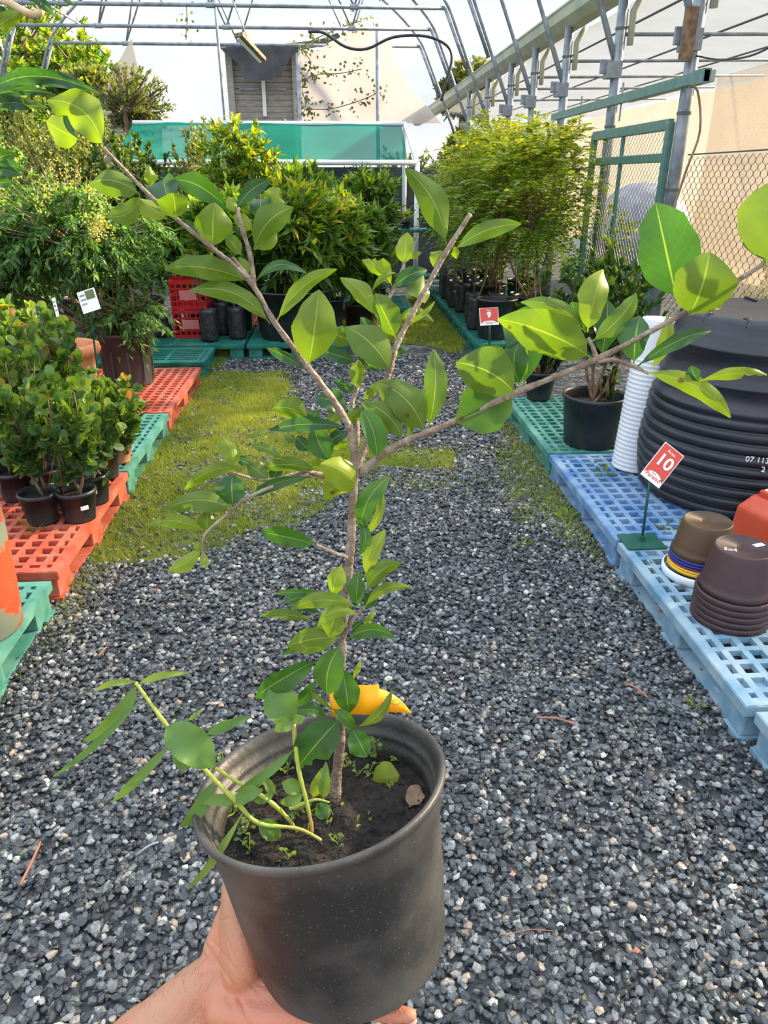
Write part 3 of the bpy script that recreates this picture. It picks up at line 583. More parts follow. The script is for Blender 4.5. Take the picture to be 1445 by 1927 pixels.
for x in (-.72, .72):
    for y in (-.17, .17): MB().box((x, y, .5), (.04, .04, 1.0)).build('leg', M['teal_pallet'], shf)
# text helper
def text_mesh(name, s, size, mat, parent, M4_, th=0.0008, bold=0.0):
    c = bpy.data.curves.new(name, 'FONT'); c.body = s; c.size = size; c.extrude = th; c.align_x = 'CENTER'; c.align_y = 'CENTER'; c.offset = bold; c.resolution_u = 4
    o = bpy.data.objects.new(name, c); COL.objects.link(o); dg = bpy.context.evaluated_depsgraph_get()
    me = bpy.data.meshes.new_from_object(o.evaluated_get(dg)); bpy.data.objects.remove(o); bpy.data.curves.remove(c)
    me.name = name; me.materials.clear(); me.materials.append(mat); me.transform(M4_)
    q = bpy.data.objects.new(name, me); COL.objects.link(q)
    if parent is not None: q.parent = parent
    return q
def frame(o, r, u):
    r = nrm(r); u = nrm(np.array(u)-r*(r@np.array(u))); n = np.cross(r, u)
    m = Matrix.Identity(4)
    for i in range(3): m[i][0] = r[i]; m[i][1] = u[i]; m[i][2] = n[i]; m[i][3] = o[i]
    return m
rs = YP(737, 410, 10.35)
sg = empty('shelf_sign', rs, 'small red sign with dark capitals on the rear shelf', 'sign')
MB().box((0, 0, 0), (.24, .012, .11)).build('sign_board', M['signred'], sg)
text_mesh('lettering', 'ZAS', .075, M['black_plastic'], sg, frame(np.array([0.02, -.008, -.02]), np.array([1, 0, 0]), np.array([0, 0, 1])), bold=.002)
tag(MB().box((rs[0], rs[1]+.012, rs[2]/2-.03), (.03, .012, rs[2]-.06)).build('sign_stake', M['teal_pallet']), 'green stake behind the small red sign', 'stake')
# pink tin roof and far trees on the left
rf = empty('shed', YP(20, 200, 24), 'shed with a faded red tin roof beyond the trees on the far left', 'shed')
c0 = YP(20, 200, 24); mb = MB()
a = YP(-120, 118, 24)-c0; b = YP(12, 108, 24)-c0; c_ = YP(105, 205, 24)-c0; d = YP(-120, 260, 24)-c0
nseg = 26
for k in range(nseg):
    u0, u1 = k/nseg, (k+1)/nseg; dz = .05*(k % 2)
    p = [a*(1-u0)+b*u0, a*(1-u1)+b*u1, d*(1-u1)+c_*u1, d*(1-u0)+c_*u0]
    mb.add([q+np.array([0, -dz, 0]) for q in p]+[q+np.array([0, .15, 0]) for q in p], [(0, 1, 2, 3), (7, 6, 5, 4), (0, 4, 5, 1), (2, 6, 7, 3), (1, 5, 6, 2), (3, 7, 4, 0)])
mb.build('tin_roof', M['tin'], rf)
MB().box(((d+c_)/2+np.array([0, .8, -c0[2]/2-.2])), (abs(c_[0]-d[0])-.4, 1.2, c0[2]-.2)).build('wall', M['wood'], rf)

# ------------------------------------------------------------------ foliage
TEMPL = {
 'lance': (np.array([(0, 0, 0), (.35, .5, .12), (.45, 0, 0), (.35, -.5, .12), (1, 0, -.18)]), np.array([(0, 2, 1), (0, 3, 2), (1, 2, 4), (2, 3, 4)])),
 'round': (np.array([(0, 0, 0), (.22, .36, .06), (.6, .5, .10), (.9, .3, .04), (1, 0, 0), (.9, -.3, .04), (.6, -.5, .10), (.22, -.36, .06), (.5, 0, 0)]), np.array([(8, 0, 7), (8, 7, 6), (8, 6, 5), (8, 5, 4), (8, 4, 3), (8, 3, 2), (8, 2, 1), (8, 1, 0)])),
 'oval': (np.array([(0, 0, 0), (.2, .33, .08), (.55, .5, .12), (.55, 0, 0), (.2, -.33, .08), (.55, -.5, .12), (.85, .27, 0), (.85, -.27, 0), (1, 0, -.12)]), np.array([(0, 3, 1), (1, 3, 2), (0, 4, 3), (4, 5, 3), (2, 3, 6), (3, 5, 7), (3, 8, 6), (3, 7, 8)]))}
def leaves(pos, dirs, nor, Ls, Ws, shape, mat, parent, tone, name='foliage'):
    T, F = TEMPL[shape]; n = len(pos); dirs = dirs/(np.linalg.norm(dirs, axis=1, keepdims=True)+1e-9)
    nor = nor-dirs*np.sum(nor*dirs, 1, keepdims=True); nor /= (np.linalg.norm(nor, axis=1, keepdims=True)+1e-9); sd_ = np.cross(dirs, nor)
    V = pos[:, None]+dirs[:, None]*(T[None, :, 0:1]*Ls[:, None, None])+sd_[:, None]*(T[None, :, 1:2]*Ws[:, None, None])+nor[:, None]*(T[None, :, 2:3]*Ws[:, None, None])
    k = len(T); FF = (F[None]+(np.arange(n)*k)[:, None, None]).reshape(-1, 3)
    return np_mesh(name, V.reshape(-1, 3), FF, mat, parent, tone=np.repeat(tone, k))
def crown(parent, base, crowns, ntw, nlf, L_, W_, shape, mat, seed, droop=0.2, up=0.35, stemr=.012, barkm='bark2', nst=1, tlen=.28, pinn=0, tonebias=0.0, hollow=.25):
    """twigs fill ellipsoids (c, r), leaves sit along the twigs; returns nothing, builds 'stem' and 'foliage' under parent"""
    r = np.random.default_rng(seed); mb = MB(); POS, DIR, TON = [], [], []
    base = np.array(base, float); tot = sum(c[1][0]*c[1][1]*c[1][2] for c in crowns)
    for (cc, cr_) in crowns:
        cc = np.array(cc, float); cr_ = np.array(cr_, float); n = max(6, int(ntw*cr_[0]*cr_[1]*cr_[2]/tot))
        heads = []
        for s_ in range(nst):
            hd = cc+np.array([r.normal(0, .25)*cr_[0], r.normal(0, .25)*cr_[1], -cr_[2]*.35])
            b0 = base+np.array([r.normal(0, .02), r.normal(0, .02), 0])*(nst > 1)
            mid = (b0+hd)/2+r.normal(0, .03, 3)
            mb.tube(smoothpts([b0, mid, hd, hd+np.array([0, 0, cr_[2]*.8])], 3), list(np.linspace(stemr, stemr*.35, 10)), 6); heads.append(hd)
        for k in range(n):
            v = r.normal(0, 1, 3); v /= np.linalg.norm(v); rad = (hollow+(1-hollow)*r.random())**.6
            e_ = cc+v*cr_*rad; h = heads[k % nst]; st = h*.55+cc*.25+e_*.2; 
            d_ = nrm((e_-st)+np.array([0, 0, up*.3])); tl = tlen*r.uniform(.7, 1.3); s0 = e_-d_*tl
            if k % 3 == 0 or n < 60: mb.tube([h+(s0-h)*.1, s0, e_], [stemr*.4, stemr*.25, stemr*.08], 4, False)
            tt = r.random(nlf)**.8
            p = s0+(e_-s0)*tt[:, None]; p[:, 2] -= droop*tl*tt**2
            if pinn:
                for q in range(pinn):
                    fd = nrm(d_+r.normal(0, .55, 3)); fl = L_*r.uniform(5, 8); m_ = 11
                    for j in range(m_):
                        u = (j+1)/m_; pp = e_+fd*fl*u; pp = pp-np.array([0, 0, droop*fl*u*u]); sv = nrm(np.cross(fd, [0, 0, 1])+1e-6)
                        for sgn in (-1, 1):
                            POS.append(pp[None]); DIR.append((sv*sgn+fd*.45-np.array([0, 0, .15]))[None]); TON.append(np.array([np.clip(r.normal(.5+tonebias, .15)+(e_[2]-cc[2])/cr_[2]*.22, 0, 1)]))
                continue
            dd = d_[None]*.8+r.normal(0, .65, (nlf, 3)); dd[:, 2] += up-droop*1.5
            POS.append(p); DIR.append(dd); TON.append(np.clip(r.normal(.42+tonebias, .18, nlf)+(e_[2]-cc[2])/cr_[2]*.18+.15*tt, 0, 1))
    mb.build('stem', M[barkm], parent, smooth=True)
    POS = np.concatenate(POS); DIR = np.concatenate(DIR); TON = np.concatenate(TON); n = len(POS)
    nor = r.normal(0, .45, (n, 3)); nor[:, 2] += 1
    s_ = r.uniform(.7, 1.25, n)
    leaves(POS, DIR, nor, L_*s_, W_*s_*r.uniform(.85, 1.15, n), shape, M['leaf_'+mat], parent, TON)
def pot_parts(parent, r1, r0, h, mat, lip=.010, soil=True, n=36, z0=0.0):
    pr = [(0.001, z0), (r0, z0), (r0*1.01, z0+.01), (r1*.985, z0+h-.022), (r1, z0+h-.022), (r1+lip*.5, z0+h-.012), (r1, z0+h), (r1-.006, z0+h), (r1-.010, z0+h-.02), (r0*.96, z0+h*.55)]
    MB().lathe(pr, n).build('pot', M[mat], parent, smooth=False if n < 20 else True)
    if soil: MB().lathe([(0.001, z0+h*.80), (r1*.55, z0+h*.805), (r1*.955, z0+h*.79)], 24).build('soil', M['soil'], parent, smooth=True)
def plant(name, label, cat, loc, pot, crowns, ntw, nlf, L_, W_, shape, mat, seed, group=None, **kw):
    o = empty(name, loc, label, cat, group); ph = 0.0
    if pot: pot_parts(o, *pot); ph = pot[2]*.78
    crown(o, (0, 0, ph), crowns, ntw, nlf, L_, W_, shape, mat, seed, **kw); return o

# ------------------------------------------------------------------ pallets
def pallet_data(sx, sy, mat, slat=False):
    mb = MB(); H = .15; t = .022
    nx = int(round(sx/.072)); ny = int(round(sy/.072)); px, py = sx/nx, sy/ny; bw = .024
    for k in range(nx+1):
        x = min(max(k*px, bw*.75), sx-bw*.75); w_ = bw*1.5 if k in (0, nx) else bw
        if slat and k not in (0, nx) and k % 4: continue
        mb.box((x, sy/2, H-t/2), (w_, sy, t))
    for k in range(ny+1):
        y = min(max(k*py, bw*.75), sy-bw*.75); w_ = bw*1.5 if k in (0, ny) else bw
        mb.box((sx/2, y, H-t/2-.0006), (sx-.001, w_*(1.5 if slat else 1), t))
    for c_, d_ in (((sx/2, .003, H-.020), (sx+.006, .014, .036)), ((sx/2, sy-.003, H-.020), (sx+.006, .014, .036)), ((.003, sy/2, H-.0204), (.014, sy+.004, .036)), ((sx-.003, sy/2, H-.0204), (.014, sy+.004, .036))): mb.box(c_, d_)
    top = mb
    bt = MB(); 
    for x in (.05, sx/2, sx-.05): bt.box((x, sy/2, .012), (.07, sy, .022))
    for y in (.05, sy/2, sy-.05): bt.box((sx/2, y, .0118), (sx, .09, .0216))
    bl = [(x, y) for x in (.075, sx/2, sx-.075) for y in (.085, sy/2, sy-.085)]
    return top, bt, bl
_pc = {}
def pallet(x, y, sx, sy, mat, label, group, slat=False, z=0.0):
    o = empty('plastic_pallet', (x, y, z), label, 'pallet', group)
    key = (round(sx, 3), round(sy, 3), mat, slat)
    if key not in _pc:
        top, bt, bl = pallet_data(sx, sy, mat, slat)
        a = top.build('top_deck', M[mat], o); b = bt.build('bottom_deck', M[mat], o)
        bb = MB().box((0, 0, .075), (.13, .15, .108)).build('block', M[mat], o, bevel=.008); bb.location = (*bl[0], 0)
        cs = [bb]
        for q in bl[1:]:
            c = bb.copy(); COL.objects.link(c); c.location = (*q, 0); cs.append(c)
        _pc[key] = [a, b]+cs
    else:
        for s_ in _pc[key]:
            c = s_.copy(); COL.objects.link(c); c.parent = o
    return o
LX = -1.16
GL = 'pallets on the left of the lane'; GR = 'pallets on the right of the lane'
pallet(LX-1.2, 1.53, 1.2, 1.07, 'green_pallet', 'pale green plastic pallet under the worn orange bucket', GL)
pallet(LX-1.2, 2.68, 1.2, 1.10, 'red_pallet', 'faded red plastic pallet carrying the small black shrub pots', GL)
pallet(LX-1.2, 3.80, 1.2, 1.07, 'green_pallet', 'faded green plastic pallet between the two red ones', GL)
pallet(LX-1.2, 4.90, 1.2, 1.30, 'red_pallet', 'red plastic pallet under the large grey pot', GL)
pallet(LX-1.2, 6.40, 1.2, 0.6, 'teal_pallet', 'dark teal pallet hidden behind the weeping tree', GL, True)
pallet(-1.86, 7.10, .96, 1.0, 'teal_pallet', 'teal slatted pallet under the red crate and grow bags', 'teal pallets across the rear', True)
pallet(-0.87, 7.10, .96, 1.0, 'teal_pallet', 'teal slatted pallet under the front of the big black planter', 'teal pallets across the rear', True)
pallet(-1.2, 8.15, 1.2, 1.0, 'red_pallet', 'pinkish red pallet showing behind the big black planter', None, True)
pallet(0.02, 9.2, .9, 1.0, 'teal_pallet', 'teal pallet under the potted plants at the middle rear', None, True)
RX = 1.20
pallet(RX, 1.70, 1.2, 1.09, 'paleblue_pallet', 'bleached blue plastic pallet under the brown pot stacks', GR)
pallet(RX, 2.82, 1.2, 1.09, 'blue_pallet', 'blue plastic pallet under the black tub stack', GR)
pallet(RX, 3.94, 1.2, 1.17, 'green_pallet', 'green plastic pallet under the glossy shrub pots', GR)
pallet(RX+.02, 0.58, 1.2, 1.09, 'paleblue_pallet', 'pale blue pallet cut off at the right edge, nearest the camera', GR)
for k in range(4):
    pallet(1.32, 7.0+1.04*k, 1.2, 1.0, 'teal_pallet', 'teal pallet under the grow bags, %s in its row' % NTH[k], 'teal pallets under the right-hand trees', True)

# ------------------------------------------------------------------ left side objects
def small_pot_plant(px, py, H, lab, seed, lean=(0, 0), white=None, ns=2, z=.15):
    p = G(px, py, z); p[1] += .085
    o = plant('potted_shrub', lab, 'potted shrub', (p[0], p[1], z+.001), (.088, .068, .15, 'black_plastic'),
              [((lean[0], lean[1], .15+H*.47), (.15+.03*(H > .8), .17, H*.36))], 50, 12, .050, .042, 'round', 'plum', seed, 'round-leaved shrubs in small black pots', droop=.05, up=.5, stemr=.008, tlen=.16, nst=ns)
    if white:
        q = MB()
        for k in range(6):
            a0 = white-.22+.07*k; a1 = a0+.07; rr = .085
            q.add([(rr*math.cos(a), rr*math.sin(a), zz) for a in (a0, a1) for zz in (.07, .09)], [(0, 2, 3, 1)])
        q.build('label_strip', M['signwhite'], o)
    return o
SP = [(70, 995, .72, 'left of the two frontmost small pots, beside the grass tuft', (-.02, 0), None), (141, 990, .70, 'right of the two frontmost small pots', (.02, 0), -.9), (168, 957, .62, 'on the outer edge behind the frontmost pair, with a white strip', (.06, 0), -1.2),
      (78, 945, .85, 'directly behind the front left pot', (0, 0), -.9), (22, 950, .80, 'against the left edge of the photo behind the bucket', (-.04, .02), None), (190, 908, .50, 'with greyish pot at the far right corner of its pallet', (.12, 0), None),
      (130, 905, .88, 'in the third row in a black pot', (0, 0), None), (60, 905, .92, 'in the third row, left of the middle', (0, 0), None), (-15, 905, .95, 'in the third row, cut by the photo edge', (0, 0), None), (90, 880, .95, 'at the back middle of the red pallet', (0, .05), None), (20, 878, .98, 'at the back left of the red pallet', (0, .05), None)]
for k, (a, b, H, lb, ln, wh) in enumerate(SP): small_pot_plant(a, b, H, 'round-leaved green shrub ' + lb, 100+k, ln, wh)
# orange bucket
bo = empty('worn_bucket', (-1.305, 2.27, .151), 'battered orange and grey bucket on the nearest green pallet', 'bucket')
MB().lathe([(0.001, 0), (.150, 0), (.158, .01), (.166, .16), (.170, .38), (.168, .50), (.176, .505), (.178, .52), (.170, .525), (.160, .52), (.158, .25), (.14, .02)], 40).build('bucket', M['bucket'], bo, smooth=True)
MB().lathe([(.1785, .495), (.181, .505), (.181, .525), (.176, .532), (.166, .528)], 40, wob=lambda a, z: .01*math.sin(a*5)).build('liner', M['black_plastic'], bo, smooth=True)
# terracotta pot, grey pot + weeping tree, clay pot
tp_ = empty('terracotta_pot', (-1.80, 4.98, .172-.02), 'orange terracotta pot with a thick rolled rim beside the grey pot', 'pot')
MB().lathe([(.001, 0), (.14, 0), (.155, .04), (.175, .30), (.182, .375), (.21, .385), (.222, .41), (.215, .445), (.19, .455), (.17, .44), (.165, .25)], 44).build('pot', M['terracotta'], tp_, smooth=True)
MB().lathe([(.001, .36), (.168, .355)], 24).build('soil', M['soil'], tp_, smooth=True)
cp = G(228, 880, .15); c_ = empty('clay_pot', (cp[0]-.03, cp[1]+.1, .151), 'small tan clay pot on the faded green pallet', 'pot'); pot_parts(c_, .075, .055, .12, 'terracotta', .008)
wt = plant('weeping_tree', 'bushy weeping tree with narrow leaves in a large grey plastic pot', 'potted tree', (-1.62, 5.72, .151), (.205, .175, .40, 'grey_plastic'),
      [((-.35, .0, 1.15), (.85, .5, .50)), ((.10, -.1, .62), (.45, .32, .24)), ((-.9, 0, 1.0), (.5, .5, .5))], 520, 30, .066, .023, 'lance', 'weep', 21, droop=.75, up=.1, stemr=.02, tlen=.3, nst=3)
mb = MB()
for k in range(10):
    a = 2*math.pi*k/10; mb.box((.192*math.cos(a), .192*math.sin(a), .2), (.004, .018, .34), np.array(Matrix.Rotation(a, 3, 'Z')))
mb.build('pot_ribs', M['grey_plastic'], wt)
def flowers(parent, cs, n, seed):
    r = np.random.default_rng(seed); P0 = []
    for (c, rr) in cs:
        for k in range(n):
            b = np.array(c)+r.normal(0, 1, 3)*np.array(rr)*.5; d_ = nrm(r.normal(0, .4, 3)+np.array([0, 0, 1])); t = r.random(26)
            P0.append(b+d_*t[:, None]*.13+r.normal(0, .018, (26, 3)))
    P0 = np.concatenate(P0); m = len(P0)
    leaves(P0, r.normal(0, 1, (m, 3)), r.normal(0, 1, (m, 3)), np.full(m, .014), np.full(m, .012), 'round', M['leaf_flower'], parent, r.random(m), 'flower_sprays')
flowers(wt, [((-.75, -.2, 1.55), (.55, .4, .15)), ((-.2, -.3, 1.35), (.35, .2, .12)), ((-.95, -.2, 1.25), (.3, .2, .25)), ((.05, -.4, 1.1), (.08, .08, .05))], 16, 5)
# left rear plants (each its own pot and crown)
LEFTP = [ # x, y, height, rx, leafmat, shape, L, W, label
 (-2.62, 4.7, .95, .42, 'weep', 'lance', .06, .02, 'leafy narrow-leaved shrub behind the round-leaved pots'),
 (-2.9, 6.6, 1.75, .70, 'weep', 'lance', .065, .022, 'large drooping green tree left of the grey pot'),
 (-2.25, 7.35, 1.35, .50, 'mango', 'lance', .08, .026, 'dense green tree standing behind the weeping one'),
 (-3.9, 8.3, 2.0, .80, 'grey', 'oval', .04, .022, 'tall olive-green tree at the rear left'),
 (-3.0, 9.0, 1.9, .65, 'grey', 'oval', .04, .022, 'fine-leaved olive tree in front of the green screen end'),
 (-2.2, 8.9, 1.75, .60, 'dark', 'oval', .05, .026, 'dark small-leaved tree left of the middle row'),
 (-5.0, 9.6, 2.1, .85, 'weep', 'lance', .08, .03, 'broad green tree at the far left under the roof edge'),
 (-3.1, 11.0, 2.1, .55, 'grey', 'oval', .045, .022, 'wispy tree rising left of the green screen'),
 (-4.2, 11.6, 2.3, .8, 'grey', 'oval', .045, .022, 'rear left tree with sparse small leaves'),
 (-5.9, 12.4, 2.5, 1.0, 'mango', 'oval', .07, .035, 'round yellow-green tree at the left end of the greenhouse'),
 (-1.65, 10.2, 1.95, .5, 'grey', 'oval', .045, .022, 'olive twiggy tree just left of the hut')]
for k, (x, y, H, rx, mt, sh, L_, W_, lb) in enumerate(LEFTP):
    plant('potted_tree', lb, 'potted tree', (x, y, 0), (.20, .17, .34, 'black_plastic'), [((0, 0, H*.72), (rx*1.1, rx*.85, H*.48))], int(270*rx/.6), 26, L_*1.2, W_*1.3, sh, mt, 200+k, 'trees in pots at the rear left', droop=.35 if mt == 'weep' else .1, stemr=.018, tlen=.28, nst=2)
flowers(bpy.data.objects['potted_tree.001'], [((-.2, -.3, 1.75), (.5, .3, .12)), ((.25, -.45, 1.45), (.3, .2, .15))], 14, 15)
# middle plants
MID = [(-1.48, 8.35, 1.35, .48, 'big'), (-1.05, 7.88, 1.25, .46, 'plant'), (-.10, 7.93, 1.28, .44, 'p'), (-1.05, 9.36, 1.95, .5, 'p'), (-.35, 9.4, 1.6, .5, 'p'), (.25, 8.6, 1.25, .40, 'p'), (.42, 9.8, 1.4, .42, 'p')]
MLAB = ['broad-leaved tree behind the black grow bags', 'mango-like tree at the left of the big black planter', 'bright long-leaved tree at the right of the big black planter', 'tall yellow-tipped tree in front of the timber hut', 'green long-leaved tree below the green screen', 'bushy dark green tree right of the big black planter', 'loose green tree beside the white pipe leg']
for k, (x, y, H, rx, _) in enumerate(MID):
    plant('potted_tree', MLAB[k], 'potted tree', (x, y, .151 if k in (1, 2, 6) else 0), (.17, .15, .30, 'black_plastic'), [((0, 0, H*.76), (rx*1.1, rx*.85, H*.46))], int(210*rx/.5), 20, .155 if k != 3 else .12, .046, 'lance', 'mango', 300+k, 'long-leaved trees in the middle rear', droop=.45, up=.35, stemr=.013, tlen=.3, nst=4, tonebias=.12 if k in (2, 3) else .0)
plant('black_planter', 'big round black planter with a bright leafy tree on the teal pallets', 'potted tree', (-.44, 7.52, .151), (.39, .33, .46, 'black_plastic', .02), [((0, 0, 1.05), (.55, .38, .50))], 230, 20, .15, .045, 'lance', 'mango', 345, droop=.45, up=.35, stemr=.015, tlen=.3, nst=5, tonebias=.08)
# weeds hanging at lane end: small palm & reddish plants on shelf
def rosette(name, lab, loc, n, L_, W_, mat, seed, cat='potted plant', up=.9, pot=(.09, .075, .15, 'black_plastic'), shape='lance', group=None, tonebias=0):
    o = empty(name, loc, lab, cat, group); h = 0
    if pot: pot_parts(o, *pot, n=24); h = pot[2]*.8
    r = np.random.default_rng(seed); a = np.sort(r.uniform(0, 2*np.pi, n)); mb = MB(); P0, D0 = [], []
    for t in a:
        d_ = np.array([math.cos(t), math.sin(t), up+r.uniform(0, .8)]); d_ = nrm(d_); q = np.array([0, 0, h])+d_*L_*.4*r.uniform(.5, 1); mb.tube([(0, 0, h), q], [.004, .003], 4); P0.append(q); D0.append(d_+np.array([0, 0, -.2]))
    mb.build('stem', M['bark2'] if mat != 'mango' else M['weedstem'], o)
    P0 = np.array(P0); D0 = np.array(D0); nn = np.tile([0, 0, 1.0], (n, 1))+r.normal(0, .3, (n, 3))
    leaves(P0, D0, nn, L_*r.uniform(.6, 1.1, n), W_*r.uniform(.8, 1.1, n), shape, M['leaf_'+mat], o, np.clip(r.normal(.5+tonebias, .2, n), 0, 1)); return o
rosette('young_palm', 'young palm with upright yellow-green fronds at the lane end', (.50, 9.4, .151), 22, .62, .075, 'mango', 41, up=1.6, pot=(.11, .09, .22, 'black_plastic'), tonebias=.2)
for k, x in enumerate((.62, .95, 1.3)):
    rosette('small_potted_plant', 'small plant in a black pot on the rear shelf, %s' % ['left', 'middle', 'right'][k], (x, 10.6, .971), 26, .20, .04, 'fern', 50+k, pot=(.07, .06, .1, 'black_plastic'), group='small pots on the rear shelf')
# crate, bags
def milk_crate(loc, lab, rz=0):
    o = empty('plastic_crate', loc, lab, 'crate', None, rz); s = .33; h = .28; mb = MB(); t = .012
    for x in (-s/2, s/2):
        for z in (.012, .07, .13, .19, h-.03): mb.box((x, 0, z), (t, s, .035 if z in (.012,) or z > .2 else .014)); mb.box((0, x, z), (s, t, .035 if z in (.012,) or z > .2 else .014))
        for k in range(7): y = -s/2+s*k/6; mb.box((x, y, h/2), (t*.9, .014, h)); mb.box((y, x, h/2), (.014, t*.9, h))
    mb.box((0, 0, .006), (s, s, .012)); mb.build('crate_walls', M['crate'], o); MB().box((0, -s/2-.008, .13), (.16, .006, .09)).build('logo_panel', pbr('pale_crate_mark', (.65, .2, .2), .5), o); return o
cl = G(362, 636, .15)
milk_crate((cl[0], cl[1]+.17, .151), 'red milk crate on the teal pallet, lower of the two'); milk_crate((cl[0], cl[1]+.17, .432), 'red milk crate stacked on top of the other one')
def bag(x, y, z, r, h, lab, grp, seed, tree=None):
    o = empty('grow_bag', (x, y, z), lab, 'grow bag', grp); rr = random.Random(seed)
    ph = rr.uniform(0, 6)
    MB().lathe([(.001, 0), (r*.9, .002), (r*1.02, .03), (r, h*.5), (r*.94, h*.9), (r*1.0, h), (r*.93, h), (r*.88, h*.85)], 16, wob=lambda a, zz: .06*math.sin(a*3+zz*20+ph)+.03*math.sin(a*7+ph)).build('bag', M['bag'], o, smooth=True)
    MB().lathe([(.001, h*.86), (r*.88, h*.85)], 12).build('soil', M['soil'], o)
    if tree: crown(o, (0, 0, h*.85), *tree)
    return o
BG = 'black grow bags on the rear teal pallet'
for k, (px, py, h, lb) in enumerate(((394, 645, .30, 'left of the pair in front, beside the red crate'), (446, 640, .30, 'right of the pair in front'), (420, 632, .32, 'standing between and behind the front pair'), (305, 636, .2, 'short one left of the red crate'))):
    p = G(px, py, .15); bag(p[0], p[1]+.08, .151, .085, h, 'black grow bag ' + lb, BG, k, ([((0, 0, .75), (.2, .2, .22))], 14, 9, .10, .03, 'lance', 'mango', 400+k, .3, .4, .006))

# ------------------------------------------------------------------ right side
# grow bags with feathery trees
k = 0
for j in range(8):
    for i in range(3):
        x = 1.44+.24*i+.03*(j % 2); y = 7.75+.36*j
        if any(math.hypot(x-a_, y-b_) < r_ for a_, b_, r_ in ((1.98, 7.6, .29), (1.72, 8.5, .29), (2.2, 8.9, .29), (1.95, 9.9, .29), (1.37, 7.25, .31), (1.75, 7.35, .23))): k += 1; continue
        lb = 'black grow bag with a slim tree, %s row from the front, %s' % (NTH[j], ('lane side', 'middle', 'fence side')[i])
        if j % 2 == 0 or i == 0:
            tr_ = ([((.05*random.random(), 0, 1.2+.25*random.random()), (.34, .34, .45))], 12, 1, .050, .018, 'oval', 'fern', 500+k, .55, .5, .009, 'bark2', 1, .15, 3, .08)
        else: tr_ = ([((0, 0, 1.15), (.25, .25, .4))], 10, 10, .05, .025, 'oval', 'dark', 500+k, .1, .5, .007)
        bag(x, y, .151, .085, .32, lb, 'grow bags along the right of the lane', k, tr_); k += 1
RT_ = [(1.98, 7.6, 1.95, .50, .05), (1.72, 8.5, 2.0, .6, .1), (2.2, 8.9, 2.1, .52, .12), (1.95, 9.9, 2.1, .6, .0), (2.3, 11.3, 2.2, .7, .0)]
RL = ['feathery yellow-green tree nearest the gate', 'feathery tree leaning over the lane behind sign 9', 'feathery tree touching the overhead green rail', 'feathery tree halfway along the right row', 'feathery tree at the far end of the right row']
for k, (x, y, H, rx, tb) in enumerate(RT_):
    plant('feathery_tree', RL[k], 'potted tree', (x, y, .151 if y < 11 and x < 2.4 else 0), (.19, .16, .36, 'black_plastic'), [((0, 0, H*.66), (rx, rx*.85, H*.32))], 120, 1, .052, .021, 'oval', 'fern', 600+k, 'feathery-leaved trees on the right', droop=.5, up=.5, stemr=.014, tlen=.25, nst=4, pinn=4, tonebias=tb)
p9 = G(933, 640, .15); o = empty('black_pot', (p9[0]+.02, p9[1]+.16, .151), 'large black pot standing just behind sign 9', 'pot'); pot_parts(o, .20, .17, .38, 'black_plastic', .012)
rosette('broad_leaf_plant', 'broad-leaved dark plant behind the large black pot of sign 9', (1.75, 7.35, .151), 40, .22, .09, 'dark', 61, pot=(.12, .1, .2, 'black_plastic'))
# filler trees behind right row
for k, (x, y, H, rx, lb) in enumerate(((1.2, 13.2, 2.3, .7, 'dull green tree behind the feathery row at the lane end'), (2.2, 13.8, 2.5, .8, 'tall dull tree below the far end of the gutter'), (3.6, 16.0, 2.7, .9, 'dark bushy tree under the end of the gutter'), (.6, 14.5, 2.2, .6, 'olive tree right of the pale gable cloth'))):
    plant('background_tree', lb, 'tree', (x, y, 0), None, [((0, 0, H*.62), (rx, rx*.8, H*.36))], 150, 22, .06, .026, 'oval', 'grey' if k != 2 else 'dark', 700+k, 'trees behind the right-hand row', stemr=.03, tlen=.35, nst=3)
for k, (px, py, Y, R_, mt, lb) in enumerate(((60, 90, 26, 2.0, 'mango', 'tall yellow-green tree behind the red tin roof'), (130, 150, 24, 1.5, 'mango', 'rounded bright tree left of the grey corner cloth'), (-20, 190, 20, 1.6, 'mango', 'leafy tree at the left edge behind the arches'), (170, 190, 22, 1.0, 'grey', 'small olive tree below the corner cloth'), (880, 165, 24, .9, 'grey', 'small sunlit tree beyond the right end of the arches'), (250, 185, 15.5, .75, 'grey', 'twiggy tree standing in front of the corner cloth'))):
    c = YP(px, py, Y); plant('distant_tree', lb, 'tree', (c[0], c[1], 0), None, [((0, 0, c[2]), (R_, R_, R_*.9)), ((0, 0, c[2]*.55), (R_*.9, R_*.8, R_*.9))], 420, 22, .20 if Y > 19 else .07, .09 if Y > 19 else .035, 'oval', mt, 720+k, 'trees outside the greenhouse', stemr=.08, tlen=.5 if Y > 19 else .4, tonebias=.12 if mt == 'mango' else 0, barkm='bark2')
# climbing vine on gable
def vine(lab, lines, seed, dens, nm='climbing_vine'):
    r = np.random.default_rng(seed); o = empty(nm, (0, 19.2, 0), lab, 'vine', 'climbing vines at the rear'); P0 = []; mb = MB()
    for pl in lines:
        pts = smoothpts([YP(a, b, 19.25)-np.array([0, 19.2, 0]) for a, b in pl], 4); mb.tube(pts, .010, 4)
        for q in pts: P0.append(q+r.normal(0, .13, (dens, 3))*np.array([1, .2, 1]))
    mb.build('vine_stem', M['bark2'], o); P0 = np.concatenate(P0); n = len(P0)
    leaves(P0, r.normal(0, 1, (n, 3)), r.normal(0, 1, (n, 3)), np.full(n, .085), np.full(n, .065), 'oval', M['leaf_grey'], o, r.random(n)*.7)
vine('sparse climbing vine trailing over the pale gable cloth beside the hut', [[(560, 230), (575, 200), (568, 160), (585, 120), (570, 90), (600, 70), (660, 45), (680, 40)]], 3, 6)
